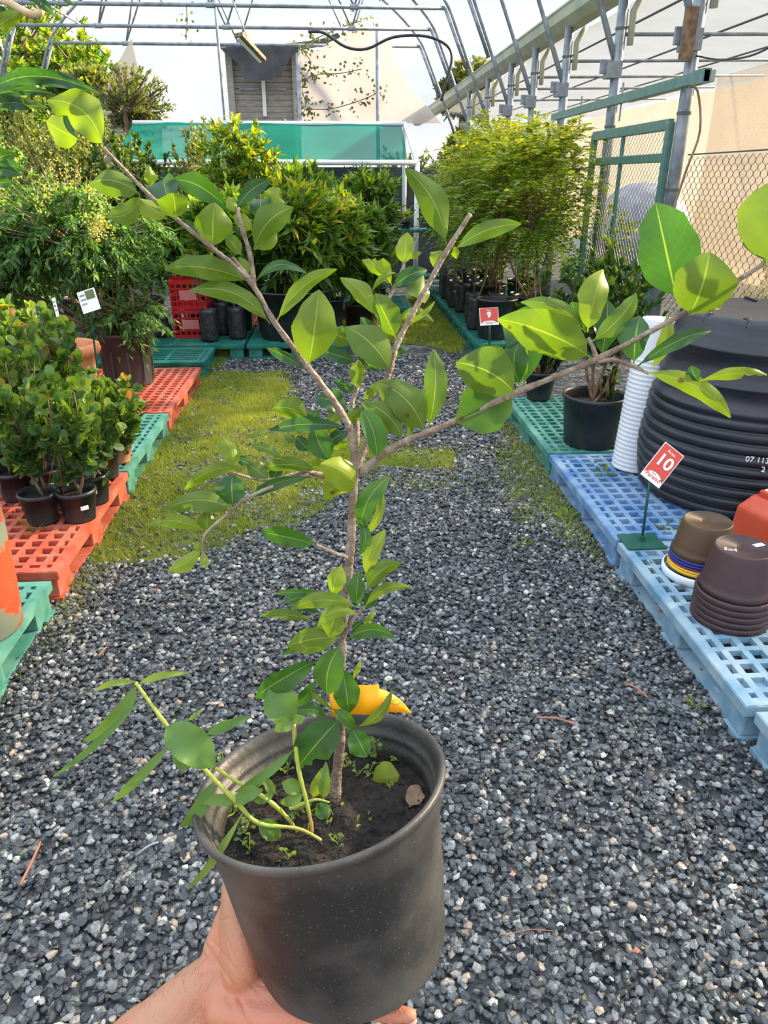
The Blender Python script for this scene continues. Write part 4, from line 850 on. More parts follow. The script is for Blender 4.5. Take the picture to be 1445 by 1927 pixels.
vine('thin vine shoot reaching right across the middle of the gable cloth', [[(570, 150), (600, 140), (640, 138), (680, 130)]], 4, 5)
vine('low vine shoot reaching right along the lower gable cloth', [[(575, 205), (620, 205), (660, 195), (700, 180), (712, 170)]], 5, 5)
vine('short vine strand dangling from the roof bars at the upper left', [[(350, 5), (352, 40), (350, 75)]], 6, 2)
# behind the fence: covered vehicle, shrubs
cv = empty('covered_boat', (4.9, 12.4, 0), 'large blue-grey covered object seen through the gate', 'covered object')
MB().sphere((0, 0, .75), 1, 18, 10, (.75, 1.0, .80)).build('cover', M['carblue'], cv, smooth=True)
MB().box((-.95, -.1, .45), (.05, 1.1, .5)).build('front_panel', M['white_plastic'], cv, bevel=.02)
for k, (x, y, H, rx) in enumerate(((4.2, 6.4, 1.0, .6), (4.6, 7.6, .9, .6), (3.9, 5.2, .9, .55), (3.75, 10.8, 1.3, .6), (5.6, 5.6, 1.3, .8), (4.4, 4.2, .9, .6))):
    plant('fence_shrub', 'shrub growing beyond the wire fence, ' + ('just right of the gate post', 'low one behind the gate', 'behind the black tub stack', 'left of the gate', 'largest one farther back', 'at the right edge of the photo')[k], 'shrub', (x, y, 0), None, [((0, 0, H*.55), (rx, rx, H*.5))], 60, 18, .07, .035, 'oval', 'mango', 750+k, 'shrubs beyond the fence', stemr=.015, tlen=.25, tonebias=.1)
# potted shrubs on the right green pallet
s1 = G(1128, 850, .15)
plant('glossy_shrub', 'dark glossy shrub in the big black pot on the right green pallet', 'potted shrub', (s1[0]-.005, s1[1]+.165, .151), (.185, .155, .30, 'black_plastic'), [((.03, .05, .82), (.36, .34, .33)), ((.06, -.06, .40), (.14, .12, .10))], 120, 15, .062, .028, 'oval', 'dark', 81, droop=.05, up=.5, stemr=.012, tlen=.2, nst=4, tonebias=.05)
s2 = G(1020, 757, .15)
plant('glossy_shrub', 'small glossy shrub in the small black pot behind the big one', 'potted shrub', (s2[0], s2[1]+.10, .151), (.105, .085, .20, 'black_plastic'), [((.05, .02, .42), (.22, .2, .20)), ((-.06, 0, .85), (.07, .07, .12))], 50, 14, .055, .026, 'oval', 'dark', 82, droop=.05, up=.5, stemr=.008, tlen=.15, nst=3, tonebias=.1)
# white pot stack
ws = G(1203, 893, .15); wo = empty('pot_stack', (ws[0], ws[1]+.11, .151), 'tall leaning column of nested white pots left of the black tubs', 'pot stack')
lean = np.array(Matrix.Rotation(math.radians(3), 3, 'Y')); N_ = 26; mb = MB(); prof = [(.085, 0)]
for k in range(N_): z = .005+k*.0235; prof += [(.110, z), (.1115, z+.006), (.110, z+.014), (.1085, z+.016)]
prof += [(.108, .62), (.098, .78), (.094, .80), (.001, .80)]
mb.lathe(prof, 36, M=lean).build('nested_pots', M['white_plastic'], wo, smooth=False)
# black tubs stack
tb = empty('tub_stack', (2.0, 3.37, .151), 'huge stack of nested black plastic tubs turned upside down', 'tub stack')
def wobb(a, z): return .006*math.sin(a*2+z*9)+.003*math.sin(a*5-z*25)
prof = [(.42, 0.0), (.445, .01)]
z = .02
rb = [.455, .468, .474, .477, .477, .474, .47, .465, .46]
for k, r_ in enumerate(rb): prof += [(r_, z), (r_+.010, z+.008), (r_+.010, z+.030), (r_, z+.038), (r_-.012, z+.046)]; z += .052
MB().lathe(prof, 64, wob=wobb).build('nested_rims', M['barrel'], tb, smooth=True)
prof = [(.44, z-.06), (.455, z), (.462, z+.01), (.458, z+.025), (.445, z+.03), (.432, z+.11), (.440, z+.115), (.440, z+.125), (.430, z+.13), (.412, z+.26), (.418, z+.265), (.416, z+.275), (.408, z+.28), (.385, z+.385), (.372, z+.40), (.36, z+.405), (.30, z+.395), (.001, z+.395)]
MB().lathe(prof, 64).build('top_tub', M['barrel'], tb, smooth=True)
mb = MB()
for k in range(12):
    a = 2*math.pi*k/12+.2; mb.tube([(.30*math.cos(a), .30*math.sin(a), z+.40), (.365*math.cos(a+.12), .365*math.sin(a+.12), z+.408), (.385*math.cos(a+.12), .385*math.sin(a+.12), z+.375)], [.004, .009, .004], 6)
mb.build('base_ribs', M['barrel'], tb, smooth=True)
def chalk(s, px, py, size):
    u_ = nrm(P(px, py, 3)-CAM)
    # find the point on the tub wall: outward radius .515 at that height
    c = np.array([2.0, 3.37]); r0 = ray(px, py); a_ = r0[0]**2+r0[1]**2; b_ = 2*(r0[0]*(CAM[0]-c[0])+r0[1]*(CAM[1]-c[1])); cc = (CAM[0]-c[0])**2+(CAM[1]-c[1])**2-.487**2
    disc = b_*b_-4*a_*cc
    if disc < 0: return
    t_ = (-b_-math.sqrt(disc))/(2*a_); p = CAM+r0*t_; n2 = nrm([p[0]-c[0], p[1]-c[1], 0]); r_ = np.array([-n2[1], n2[0], 0])
    text_mesh('chalk_mark', s, size, M['signwhite'], tb, frame(p-np.array([2.0, 3.37, .151]), r_, np.array([0, 0, 1])), th=.002)
chalk('07 113', 1425, 866, .035); chalk('2', 1436, 884, .035)
# inverted pot stacks
def inv_stack(name, lab, loc, r, h, rims, mat, tilt=0.0):
    """rims: list of (material, height) from the bottom; last pot shows its whole body"""
    o = empty(name, loc, lab, 'pot stack'); z = 0
    for (mt, hh, rr) in rims:
        MB().lathe([(rr*.9, z), (rr, z+.002), (rr*1.01, z+hh*.5), (rr*1.0, z+hh*.92), (rr*.955, z+hh)], 48).build('nested_pot', M[mt], o, smooth=True); z += hh
    MB().lathe([(r*.97, z-.004), (r*1.02, z), (r*1.025, z+.012), (r*1.0, z+.022), (r*.955, z+.026), (r*.95, z+.045), (r*.935, z+.048), (r*.84, z+h*.80), (r*.825, z+h*.82), (r*.80, z+h*.975), (r*.77, z+h), (r*.74, z+h), (r*.73, z+h-.006), (r*.24, z+h-.006), (r*.20, z+h-.022), (.001, z+h-.022)], 56).build('top_pot', M[mat], o, smooth=True)
    return o, z+h
a = G(1322, 1108, .15)
inv_stack('pot_stack', 'brown upside-down pot on top of blue, purple, yellow and white rims', (a[0]+.035, a[1]+.12, .151), .115, .140, [('white_plastic', .035, .14), ('yellow', .016, .122), ('yellow', .01, .122), ('purple', .010, .121), ('blue', .013, .12), ('blue', .012, .12)], 'brown')
a = G(1375, 1195, .15)
o, zt_ = inv_stack('pot_stack', 'maroon upside-down pot stack nearest the camera on the pale blue pallet', (a[0]+.05, a[1]+.115, .151), .122, .165, [('maroon', .024, .133)]*5, 'maroon')
text_mesh('chalk_mark', '5x4', .03, M['signwhite'], o, frame(np.array([-.055, -.01, zt_-.005]), np.array([.9, -.4, 0]), np.array([.4, .9, 0])))
MB().box((.06, .015, zt_-.004), (.04, .02, .002), np.array(Matrix.Rotation(.3, 3, 'Z'))).build('paper_label', M['signwhite'], o)
# red-orange jerry cans on the right edge
def can(loc, lab, rz, s=1.0, mat='orange_plastic'):
    o = empty('square_container', loc, lab, 'container', None, rz)
    w1, h1 = .15*s, .24*s
    vs = [(-w1, -w1*.7, 0), (w1, -w1*.7, 0), (w1, w1*.7, 0), (-w1, w1*.7, 0), (-w1*.93, -w1*.63, h1*.75), (w1*.93, -w1*.63, h1*.75), (w1*.93, w1*.63, h1*.75), (-w1*.93, w1*.63, h1*.75), (-w1*.6, -w1*.42, h1), (w1*.6, -w1*.42, h1), (w1*.6, w1*.42, h1), (-w1*.6, w1*.42, h1)]
    fs = [(0, 3, 2, 1)]+[(k, (k+1) % 4, 4+(k+1) % 4, 4+k) for k in range(4)]+[(4+k, 4+(k+1) % 4, 8+(k+1) % 4, 8+k) for k in range(4)]+[(8, 9, 10, 11)]
    MB().add(vs, fs).build('body', M[mat], o, bevel=.012*s)
    MB().box((-w1*.2, 0, h1+.012*s), (w1*.7, w1*.55, .03*s)).build('raised_cap', M[mat], o, bevel=.005); MB().box((-w1*.2, 0, h1+.029*s), (w1*.5, w1*.35, .004)).build('paper_label', M['signwhite'], o)
    return o
a = G(1430, 1050, .15); can((a[0]+.10, a[1]+.12, .151), 'orange-red square plastic container at the right edge beside the tubs', .35, .95)
a = G(1470, 1130, .15); can((a[0]+.12, a[1]+.08, .151), 'deep red container partly hidden behind the maroon pots', .3, .9, 'crate')
a = G(1480, 960, .15); o = empty('white_bucket', (a[0]+.14, a[1]+.1, .151), 'white bucket cut off by the right edge behind the orange container', 'bucket')
MB().lathe([(.001, 0), (.13, 0), (.15, .36), (.156, .36), (.156, .38), (.14, .38), (.12, .02)], 32).build('bucket', M['white_plastic'], o, smooth=True)
# area signs
def sign(loc_base, corners_px, depth, number, lab, basewh, flat=False):
    o = empty('area_sign', loc_base, lab, 'sign'); b = np.array(loc_base)
    TL, TR, BR, BL = [P(a_, c_, depth) for a_, c_ in corners_px]; cen = (TL+TR+BR+BL)/4; r = (TR-TL+BR-BL)/2; u = (TL-BL+TR-BR)/2; w_ = np.linalg.norm(r); h_ = np.linalg.norm(u); fr = frame(cen-b, r, u)
    n = np.array([fr[0][2], fr[1][2], fr[2][2]])
    def plate(name, pts, z, th, mat):
        vs = [(Vector((x, y, z))) for x, y in pts]+[(Vector((x, y, z-th))) for x, y in pts]; vs = [tuple(fr@q) for q in vs]; k = len(pts)
        MB().add(vs, [tuple(range(k)), tuple(range(2*k-1, k-1, -1))]+[(i, k+i, k+(i+1) % k, (i+1) % k) for i in range(k)]).build(name, M[mat], o)
    plate('backing', [(-w_/2, -h_/2), (w_/2, -h_/2), (w_/2, h_/2), (-w_/2, h_/2)], 0, .003, 'signwhite')
    plate('red_panel', [(-w_*.47, -h_*.47), (w_*.47, -h_*.47), (w_*.47, h_*.48), (-w_*.47, h_*.48)], .0008, .0006, 'signred')
    arc = [(w_*.5*math.cos(t), -h_*.5+h_*.26*math.sin(t)) for t in np.linspace(0, math.pi, 20)]
    plate('white_arc', arc, .0016, .0007, 'signwhite')
    def tm(nm, s, size, mat, x, y, bold=0): text_mesh(nm, s, size, M[mat], o, fr@Matrix.Translation((x, y, .0022)), th=.0003, bold=bold)
    tm('number', number, h_*.44, 'signwhite', 0, h_*.08, .0016 if len(number) > 1 else .004); tm('area_word', 'Área', h_*.12, 'signwhite', 0, h_*.36); tm('shop_name', 'Paraíso', h_*.15, 'signred', 0, -h_*.37, h_*.002)
    tm('shop_prefix', 'Vivero', h_*.05, 'darkgreen', -w_*.05, -h_*.285)
    plate('logo_leaf', [(w_*.28, -h_*.35), (w_*.42, -h_*.26), (w_*.36, -h_*.36)], .002, .0005, 'darkgreen')
    foot = (TL*0+BL*.5+BR*.5)-b+n*(-.011)
    MB().tube([(0, 0, .004), foot, (foot+nrm(u)*h_*.5)], .006 if not flat else .011, 8).build('stake', M['darkgreen'], o, smooth=True)
    MB().box((0, 0, .003), (basewh, basewh*.85, .006)).build('base_plate', M['darkgreen'], o, bevel=.001)
    MB().tube([(0, 0, .005), (0, 0, .03)], .012, 8).build('socket', M['darkgreen'], o); return o
sb = G(1207, 1020, .152); v_ = (P(1207, 1020, 1)-CAM); dsig = (sb-CAM)@FW-.06
sign(sb, [(1250, 831), (1286, 856), (1241, 922), (1207, 892)], dsig, '10', 'red area sign number 10 on a green stake in front of the black tubs', .17)
sb = G(921, 652, .152); dsig = (sb-CAM)@FW-.05
sign(sb, [(901, 580), (937, 578), (939, 611), (904, 613)], dsig, '9', 'red area sign number 9 in front of the large black pot', .2, True)
# plant labels
def small_label(px, py, wpx, hpx, depth, lab, tilt=0, stick_to=None, group=None, pic=False):
    o = empty('plant_label', P(px, py, depth), lab, 'plant label', group); c = P(px, py, depth); r = RT*math.cos(tilt)+UP*math.sin(tilt); u = UP*math.cos(tilt)-RT*math.sin(tilt); fr = frame(np.zeros(3), r, u); w_, h_ = wpx*depth/FPX, hpx*depth/FPX
    Mr_ = np.array(fr.to_3x3()); MB().box((0, 0, 0), (w_, h_, .002), Mr_).build('card', M['signwhite'], o)
    n = Mr_@np.array([0, 0, 1])
    if pic: MB().box(Mr_@np.array([w_*.17, h_*.25, .002]), (w_*.5, h_*.4, .001), Mr_).build('picture', M['leaf_flower'], o)
    mb = MB()
    for k in range(3): mb.box(Mr_@np.array([-w_*.27 if pic else 0, h_*(.3-.2*k), .002]), (w_*.3 if pic else w_*.7, h_*.08, .001), Mr_)
    mb.build('print_lines', M['steel'], o)
    if stick_to is not None: MB().tube([-n*.004, np.array(stick_to)-c], .005, 6).build('stake', M['darkgreen'], o)
    return o
small_label(167, 566, 34, 42, 3.9, 'white plant label with a small fruit picture on a green stake', math.radians(18), G(200, 835, .15), 'white plant labels', True)
small_label(105, 580, 6, 40, 4.3, 'narrow white label stick among the left shrubs', math.radians(14), G(125, 800, .15), 'white plant labels')
small_label(970, 484, 22, 22, 8.3, 'square white label hanging in the feathery tree', 0, G(972, 600, .15), 'white plant labels')
small_label(917, 455, 18, 16, 9.0, 'small white label left of the square one', .2, G(905, 560, .15), 'white plant labels')
# twigs and dry leaves on gravel
for k, (a, b, c, d, lb) in enumerate(((1175, 1285, 1218, 1312, 'reddish dry twig on the gravel near the right pallets'), (76, 1585, 38, 1665, 'curved brown dry twig at the lower left of the gravel'), (255, 1610, 298, 1585, 'pale grey stick left of the held pot'), (950, 1760, 1040, 1752, 'thin straw stalk right of the held pot'), (185, 1235, 200, 1218, 'tiny red twig left of the weed'), (1010, 1350, 1080, 1362, 'faint brown leaf stalk in the middle right gravel'))):
    p, q = G(a, b, .022), G(c, d, .024); m_ = (p+q)/2+np.array([.004, .006, .004]); o = MB().tube(smoothpts([p, m_, q], 4), [.0035 if k != 3 else .001]*9, 6).build('dry_twig', M['twig'] if k not in (2,) else M['steel'], smooth=True); tag(o, lb, 'twig', 'dry twigs on the gravel')
for k, (a, b, lb, mt) in enumerate(((1190, 1790, 'small orange-brown dry leaf at the lower right', 'twig'), (958, 1646, 'tiny pink petal on the gravel right of the pot', 'tin'), (1238, 1150, 'curled red leaf against the blue pallet', 'twig'), (345, 930, 'fallen orange leaf on the grass', 'twig'))):
    p = G(a, b, .024); V = np.array([(0, 0, 0), (.009, .008, .004), (.018, 0, .001), (.009, -.008, .003)])+p; o = MB().add(V, [(0, 1, 3), (1, 2, 3)]).build('fallen_leaf', M[mt]); s_ = o.modifiers.new('thick', 'SOLIDIFY'); s_.thickness = .001; tag(o, lb, 'fallen leaf', 'fallen leaves')
# small weeds
for k, (px, py, z, sz, lb) in enumerate(((1130, 880, .12, .05, 'weed sprouting through the blue pallet near its rear edge'), (1135, 900, .12, .08, 'thin weed in the blue pallet beside the white pots'), (1250, 1000, .13, .05, 'green sprout in the blue pallet behind sign 10'), (1285, 1000, .13, .05, 'green sprout in the blue pallet near the brown pots'), (1230, 1072, .13, .035, 'small sprout in the bleached blue pallet'), (985, 1030, .0, .05, 'low weed on the gravel beside the right grass'), (1065, 980, 0.0, .08, 'leafy weed tuft beside the blue pallet'), (1310, 1330, 0, .04, 'tiny weed near the bottom of the pale blue pallet'), (70, 1000, .13, .1, 'grass tuft growing through the red pallet'), (945, 860, 0, .06, 'weed beside the right green pallet'), (1020, 940, 0, .06, 'weed cluster in the right grass strip'))):
    p = G(px, py, z); rosette('weed', lb, p, 9 if k != 8 else 26, sz, sz*.28 if k != 8 else .006, 'fern', 900+k, 'weed', .5, None, 'oval' if k != 8 else 'lance', 'small weeds on the ground and pallets')

# ------------------------------------------------------------------ the held pot
PC = np.array([-0.02516785, 0.47332494, 1.13812325]); PU = nrm([-0.14527933, 0.1707682, 0.97454201])   # rim centre and axis
_v = nrm(PC-CAM); PS = RT*math.cos(.204)+UP*math.sin(.204); PS = nrm(PS-PU*(PS@PU)); PT_ = np.cross(PU, PS)          # right and away
PM = np.stack([PS, PT_, PU], 1)                                             # pot frame to world
def pf(x, y, z): return PC+PM@np.array([x, y, z], float)                    # point given in the pot's frame (z = 0 at the rim)
H_ = empty('potted_sapling', PC-PU*.19, 'young leafy fruit tree in a black nursery pot held up in the foreground', 'potted tree')
BASE = PC-PU*.19
def rel(p): return np.array(p, float)-BASE
prof = [(.001, -.181), (.060, -.181), (.069, -.1805), (.077, -.1775), (.082, -.171), (.0848, -.161), (.0915, -.10), (.0965, -.038), (.0985, -.034), (.0995, -.016), (.101, -.012), (.1035, -.008), (.1062, -.0055), (.1070, -.002), (.1060, .0006), (.1035, .0012), (.1015, -.0005), (.0995, -.004), (.0978, -.008), (.0965, -.015), (.0950, -.0155), (.0938, -.020), (.0935, -.024), (.0915, -.025), (.0905, -.034), (.089, -.06)]
MB().lathe([(r, z) for r, z in prof], 96, c=(PC-BASE), M=PM, wob=lambda a, z: .004*math.sin(2*a+1)+.0015*math.sin(5*a)).build('pot', M['potblack'], H_, smooth=True)
# soil with lumps
r_ = np.random.default_rng(4); ns = 60; V = []; F_ = []
for i in range(ns+1):
    for k in range(96):
        a = 2*math.pi*k/96; rr = .0905*i/ns; x, y = rr*math.cos(a), rr*math.sin(a)
        z = -.036+.0016*math.sin(90*x+3)*math.sin(80*y)+.0012*math.sin(230*x+170*y)+r_.normal(0, .0005)+.004*math.exp(-((x-.012)**2+(y-.0)**2)/.0004)-.003*(i/ns)**4
        V.append(rel(pf(x, y, z)))
for i in range(ns):
    for k in range(96):
        k2 = (k+1) % 96; F_.append((i*96+k, i*96+k2, (i+1)*96+k2, (i+1)*96+k))
np_mesh('soil', np.array(V), np.array(F_), M['soil'], H_, smooth=True)
# crumbs and bark chips
VV, FF = [], []; cr_ = MB(); r_ = np.random.default_rng(9)
for k in range(420):
    a = r_.uniform(0, 6.28); rr = .088*math.sqrt(r_.random()); s_ = r_.uniform(.0006, .0022)
    cr_.box(rel(pf(rr*math.cos(a), rr*math.sin(a), -.0355+s_*.3)), (s_*r_.uniform(1, 3), s_, s_*.7), np.array(Matrix.Rotation(r_.uniform(0, 6), 3, 'Z') @ Matrix.Rotation(r_.uniform(-1, 1), 3, 'X')))
tag(cr_.build('soil_crumbs', M['soil'], H_), kind='stuff')

CROPS = {'A': (60, 150, 2.408), 'B': (270, 700, 2.89), 'C': (600, 300, 3.2125), 'D': (850, 320, 2.4286), 'E': (450, 950, 3.6125), 'F': (350, 1280, 2.89), 'G': (100, 1200, 3.6125)}
def cp_(c, x, y): o = CROPS[c]; return o[0]+x/o[2], o[1]+y/o[2]
def dep(c, px, py):
    if c == 'A': return .575-.075*np.clip((662-px)/460, 0, 1)
    if c == 'B': return .588-.035*np.clip((640-px)/310, 0, 1)
    if c == 'C': return .600
    if c == 'D': return .588-.095*np.clip((px-670)/775, 0, 1)
    if c == 'E': return .578+.068*np.clip((py-810)/700, 0, 1)
    if c == 'F': return .615-.02*np.clip((600-px)/240, 0, 1)
    return .600-.03*np.clip((500-px)/380, 0, 1)
def pts_of(c, L_, dz=0.0):
    return [P(*cp_(c, x, y), dep(c, *cp_(c, x, y))+dz) for x, y in L_]
def branch(nm, pts, rad, parent, mat='bark', knob=True, n=10):
    sp_ = smoothpts(pts, 6); m = len(sp_); rr = np.interp(np.linspace(0, 1, m), np.linspace(0, 1, len(rad)), rad)
    if knob: rr = rr*(1+.10*np.sin(np.arange(m)*2.1)+.06*np.sin(np.arange(m)*5.3))
    return MB().tube([rel(q) for q in sp_], list(rr), n).build(nm, M[mat], parent, smooth=True)
trunk_px = [(630, 1516), (632, 1470), (640, 1400), (641, 1320), (643, 1230), (647, 1160), (655, 1080), (659, 1040), (663, 960), (666, 900), (667, 850), (661, 806)]
trunk = branch('trunk', [P(a, b, .578+.068*np.clip((b-810)/700, 0, 1.1)) for a, b in trunk_px], [.0058, .0044, .0040, .0039, .0037, .0036, .0035], H_)
BR = {}
BR['A'] = branch('branch', [P(661, 808, .578)]+pts_of('A', [(1360, 1445), (1250, 1300), (1100, 1100), (1000, 930), (900, 830), (820, 765), (660, 635), (530, 520), (325, 310)]), [.0031, .0024, .0021, .0019, .0015, .0012], H_)
BR['A2'] = branch('branch', pts_of('A', [(1005, 930), (998, 860), (985, 780), (945, 650), (930, 580)], .001), [.0021, .0019, .0016], H_)
branch('twig', pts_of('A', [(985, 900), (945, 850), (908, 805)]), [.0017, .0014], H_)
BR['C'] = branch('branch', [P(667, 900, .59), P(700, 800, .598), P(722, 728, .60)]+pts_of('C', [(430, 1270), (475, 1110), (600, 870), (770, 560), (915, 330)]), [.0030, .0026, .0026, .0024, .0022, .0019], H_)
BR['C2'] = branch('branch', [P(668, 880, .60), P(672, 800, .607)]+pts_of('C', [(200, 1500), (235, 1370), (310, 1180), (345, 1035), (430, 830), (470, 740), (515, 640)], .012), [.0022, .0017, .0015, .0012], H_, 'bark')
BR['D'] = branch('branch', [P(664, 906, .59), P(700, 870, .588), P(760, 832, .582)]+pts_of('D', [(0, 1155), (300, 1015), (650, 870), (1050, 660), (1440, 420), (1560, 340)]), [.0030, .0027, .0024, .0022, .0018, .0014], H_)
branch('twig', pts_of('D', [(660, 875), (650, 825), (622, 768)]), [.0018, .0016], H_)
branch('twig', pts_of('D', [(665, 880), (740, 868), (850, 905), (900, 930)]), [.0018, .0015, .0010], H_)
BR['B'] = branch('branch', [P(664, 905, .59)]+pts_of('B', [(955, 558), (870, 545), (760, 575), (650, 588), (540, 565), (470, 540)]), [.0026, .0022, .0012, .0008], H_)
BR['B2'] = branch('branch', pts_of('B', [(900, 560), (800, 590), (660, 640), (560, 690), (490, 745), (345, 870), (320, 950), (335, 1040)], -.004), [.0018, .0014, .0011, .0007], H_)
branch('twig', pts_of('B', [(1110, 1010), (1030, 980), (940, 940)]), [.0013, .0010], H_)
branch('twig', [P(648, 1198, .612)]+pts_of('E', [(720, 880), (780, 770), (850, 700)], -.004), [.0018, .0014], H_)

def leafmesh(b, t, w, side, tone, bend=0.0, fold=.18, arch=.12, wave=.16, tilt=0.0, seed=0, shape=.9, nl=16, nw=8, bite=False, twist=0.0, pet=.08):
    r = random.Random(seed); L_ = np.linalg.norm(t-b); a = (t-b)/L_; mid = (b+t)/2
    n = CAM-mid; n = nrm(n-a*(n@a)); s = np.cross(n, a)
    ca, sa = math.cos(tilt), math.sin(tilt); s, n = s*ca+n*sa, n*ca-s*sa
    if side == 'u': n = -n; s = -s; bend = -bend     # turn the underside to the viewer
    ph = r.uniform(0, 6); V = []; UVs = []; TN = []; fold *= r.uniform(.6, 2.2); wave *= r.uniform(.7, 1.9); arch *= r.uniform(.3, 1.7); curl = r.uniform(-.5, .8)
    asym = r.uniform(-.12, .12); twist += r.uniform(-.5, .5); ph2 = r.uniform(0, 6); w *= 1.04
    for j in range(nl+1):
        v = j/nl; q = max(0.0, (v-pet)/(1-pet))
        half = .5*w*1.14*(math.sin(math.pi*q**shape)**.62 if 0 < q < 1 else 0)*(1 if q < .8 else 1-.2*((q-.8)/.2)) + (.0006 if q <= 0 or q >= 1 else 0)
        half *= 1+.05*math.sin(9*q+ph)+.03*math.sin(21*q+ph2)
        c = b+a*L_*v+s*bend*L_*4*v*(1-v)+n*L_*(arch*math.sin(math.pi*v)-curl*.25*max(0, v-.55)**1.6)*(1 if side == 't' else -.8)
        tw = twist*(v-.4); ct, st_ = math.cos(tw), math.sin(tw); s2 = s*ct+n*st_; n2 = n*ct-s*st_
        for k in range(nw+1):
            u = k/nw; x = (u-.5)*2
            hh = half*(1+asym*np.sign(x))
            if bite and v > .62 and x > .2: hh *= .55+.25*math.sin(v*40+ph)
            z = fold*abs(x)**1.3*w*.5*(half/(w*.5+1e-9))+wave*w*.5*(abs(x)**2.2)*math.sin(v*11+ph+(1.6 if x > 0 else 0))*(half/(w*.5+1e-9))
            V.append(c+s2*x*hh*(1-.12*fold)+n2*z); UVs.append((u, v)); TN.append(tone)
    F = [(j*(nw+1)+k, (j+1)*(nw+1)+k, (j+1)*(nw+1)+k+1, j*(nw+1)+k+1) for j in range(nl) for k in range(nw)]
    return V, F, UVs, TN
def check_orient(V, F, n):
    p0, p1, p2 = [np.array(V[i]) for i in F[len(F)//2][:3]]; return np.cross(p1-p0, p2-p0)@n > 0
LEAF_NAME = 'leaf'
def leaf(c, bx, by, tx, ty, w, side='t', tone=.4, dz=0.0, dt=0.0, parent=None, name='leaf', seed=None, mat='hero', **kw):
    pb, pt = cp_(c, bx, by), cp_(c, tx, ty); db = dep(c, *pb)+dz
    sd = seed if seed is not None else int(bx*7+ty*3+tx)
    b = P(*pb, db); t = P(*pt, db+dt); W_ = w/CROPS[c][2]/FPX*db
    V, F, UVs, TN = leafmesh(b, t, W_, side, tone, seed=sd, **kw)
    n_out = CAM-(b+t)/2
    up_ = check_orient(V, F, n_out)
    if (side == 't') != up_: F = [tuple(reversed(f)) for f in F]
    mb = MB(); mb.add([rel(q) for q in V], F); o = mb.build(name, M[mat], parent or H_, smooth=True, uv=UVs, attr=TN); return o
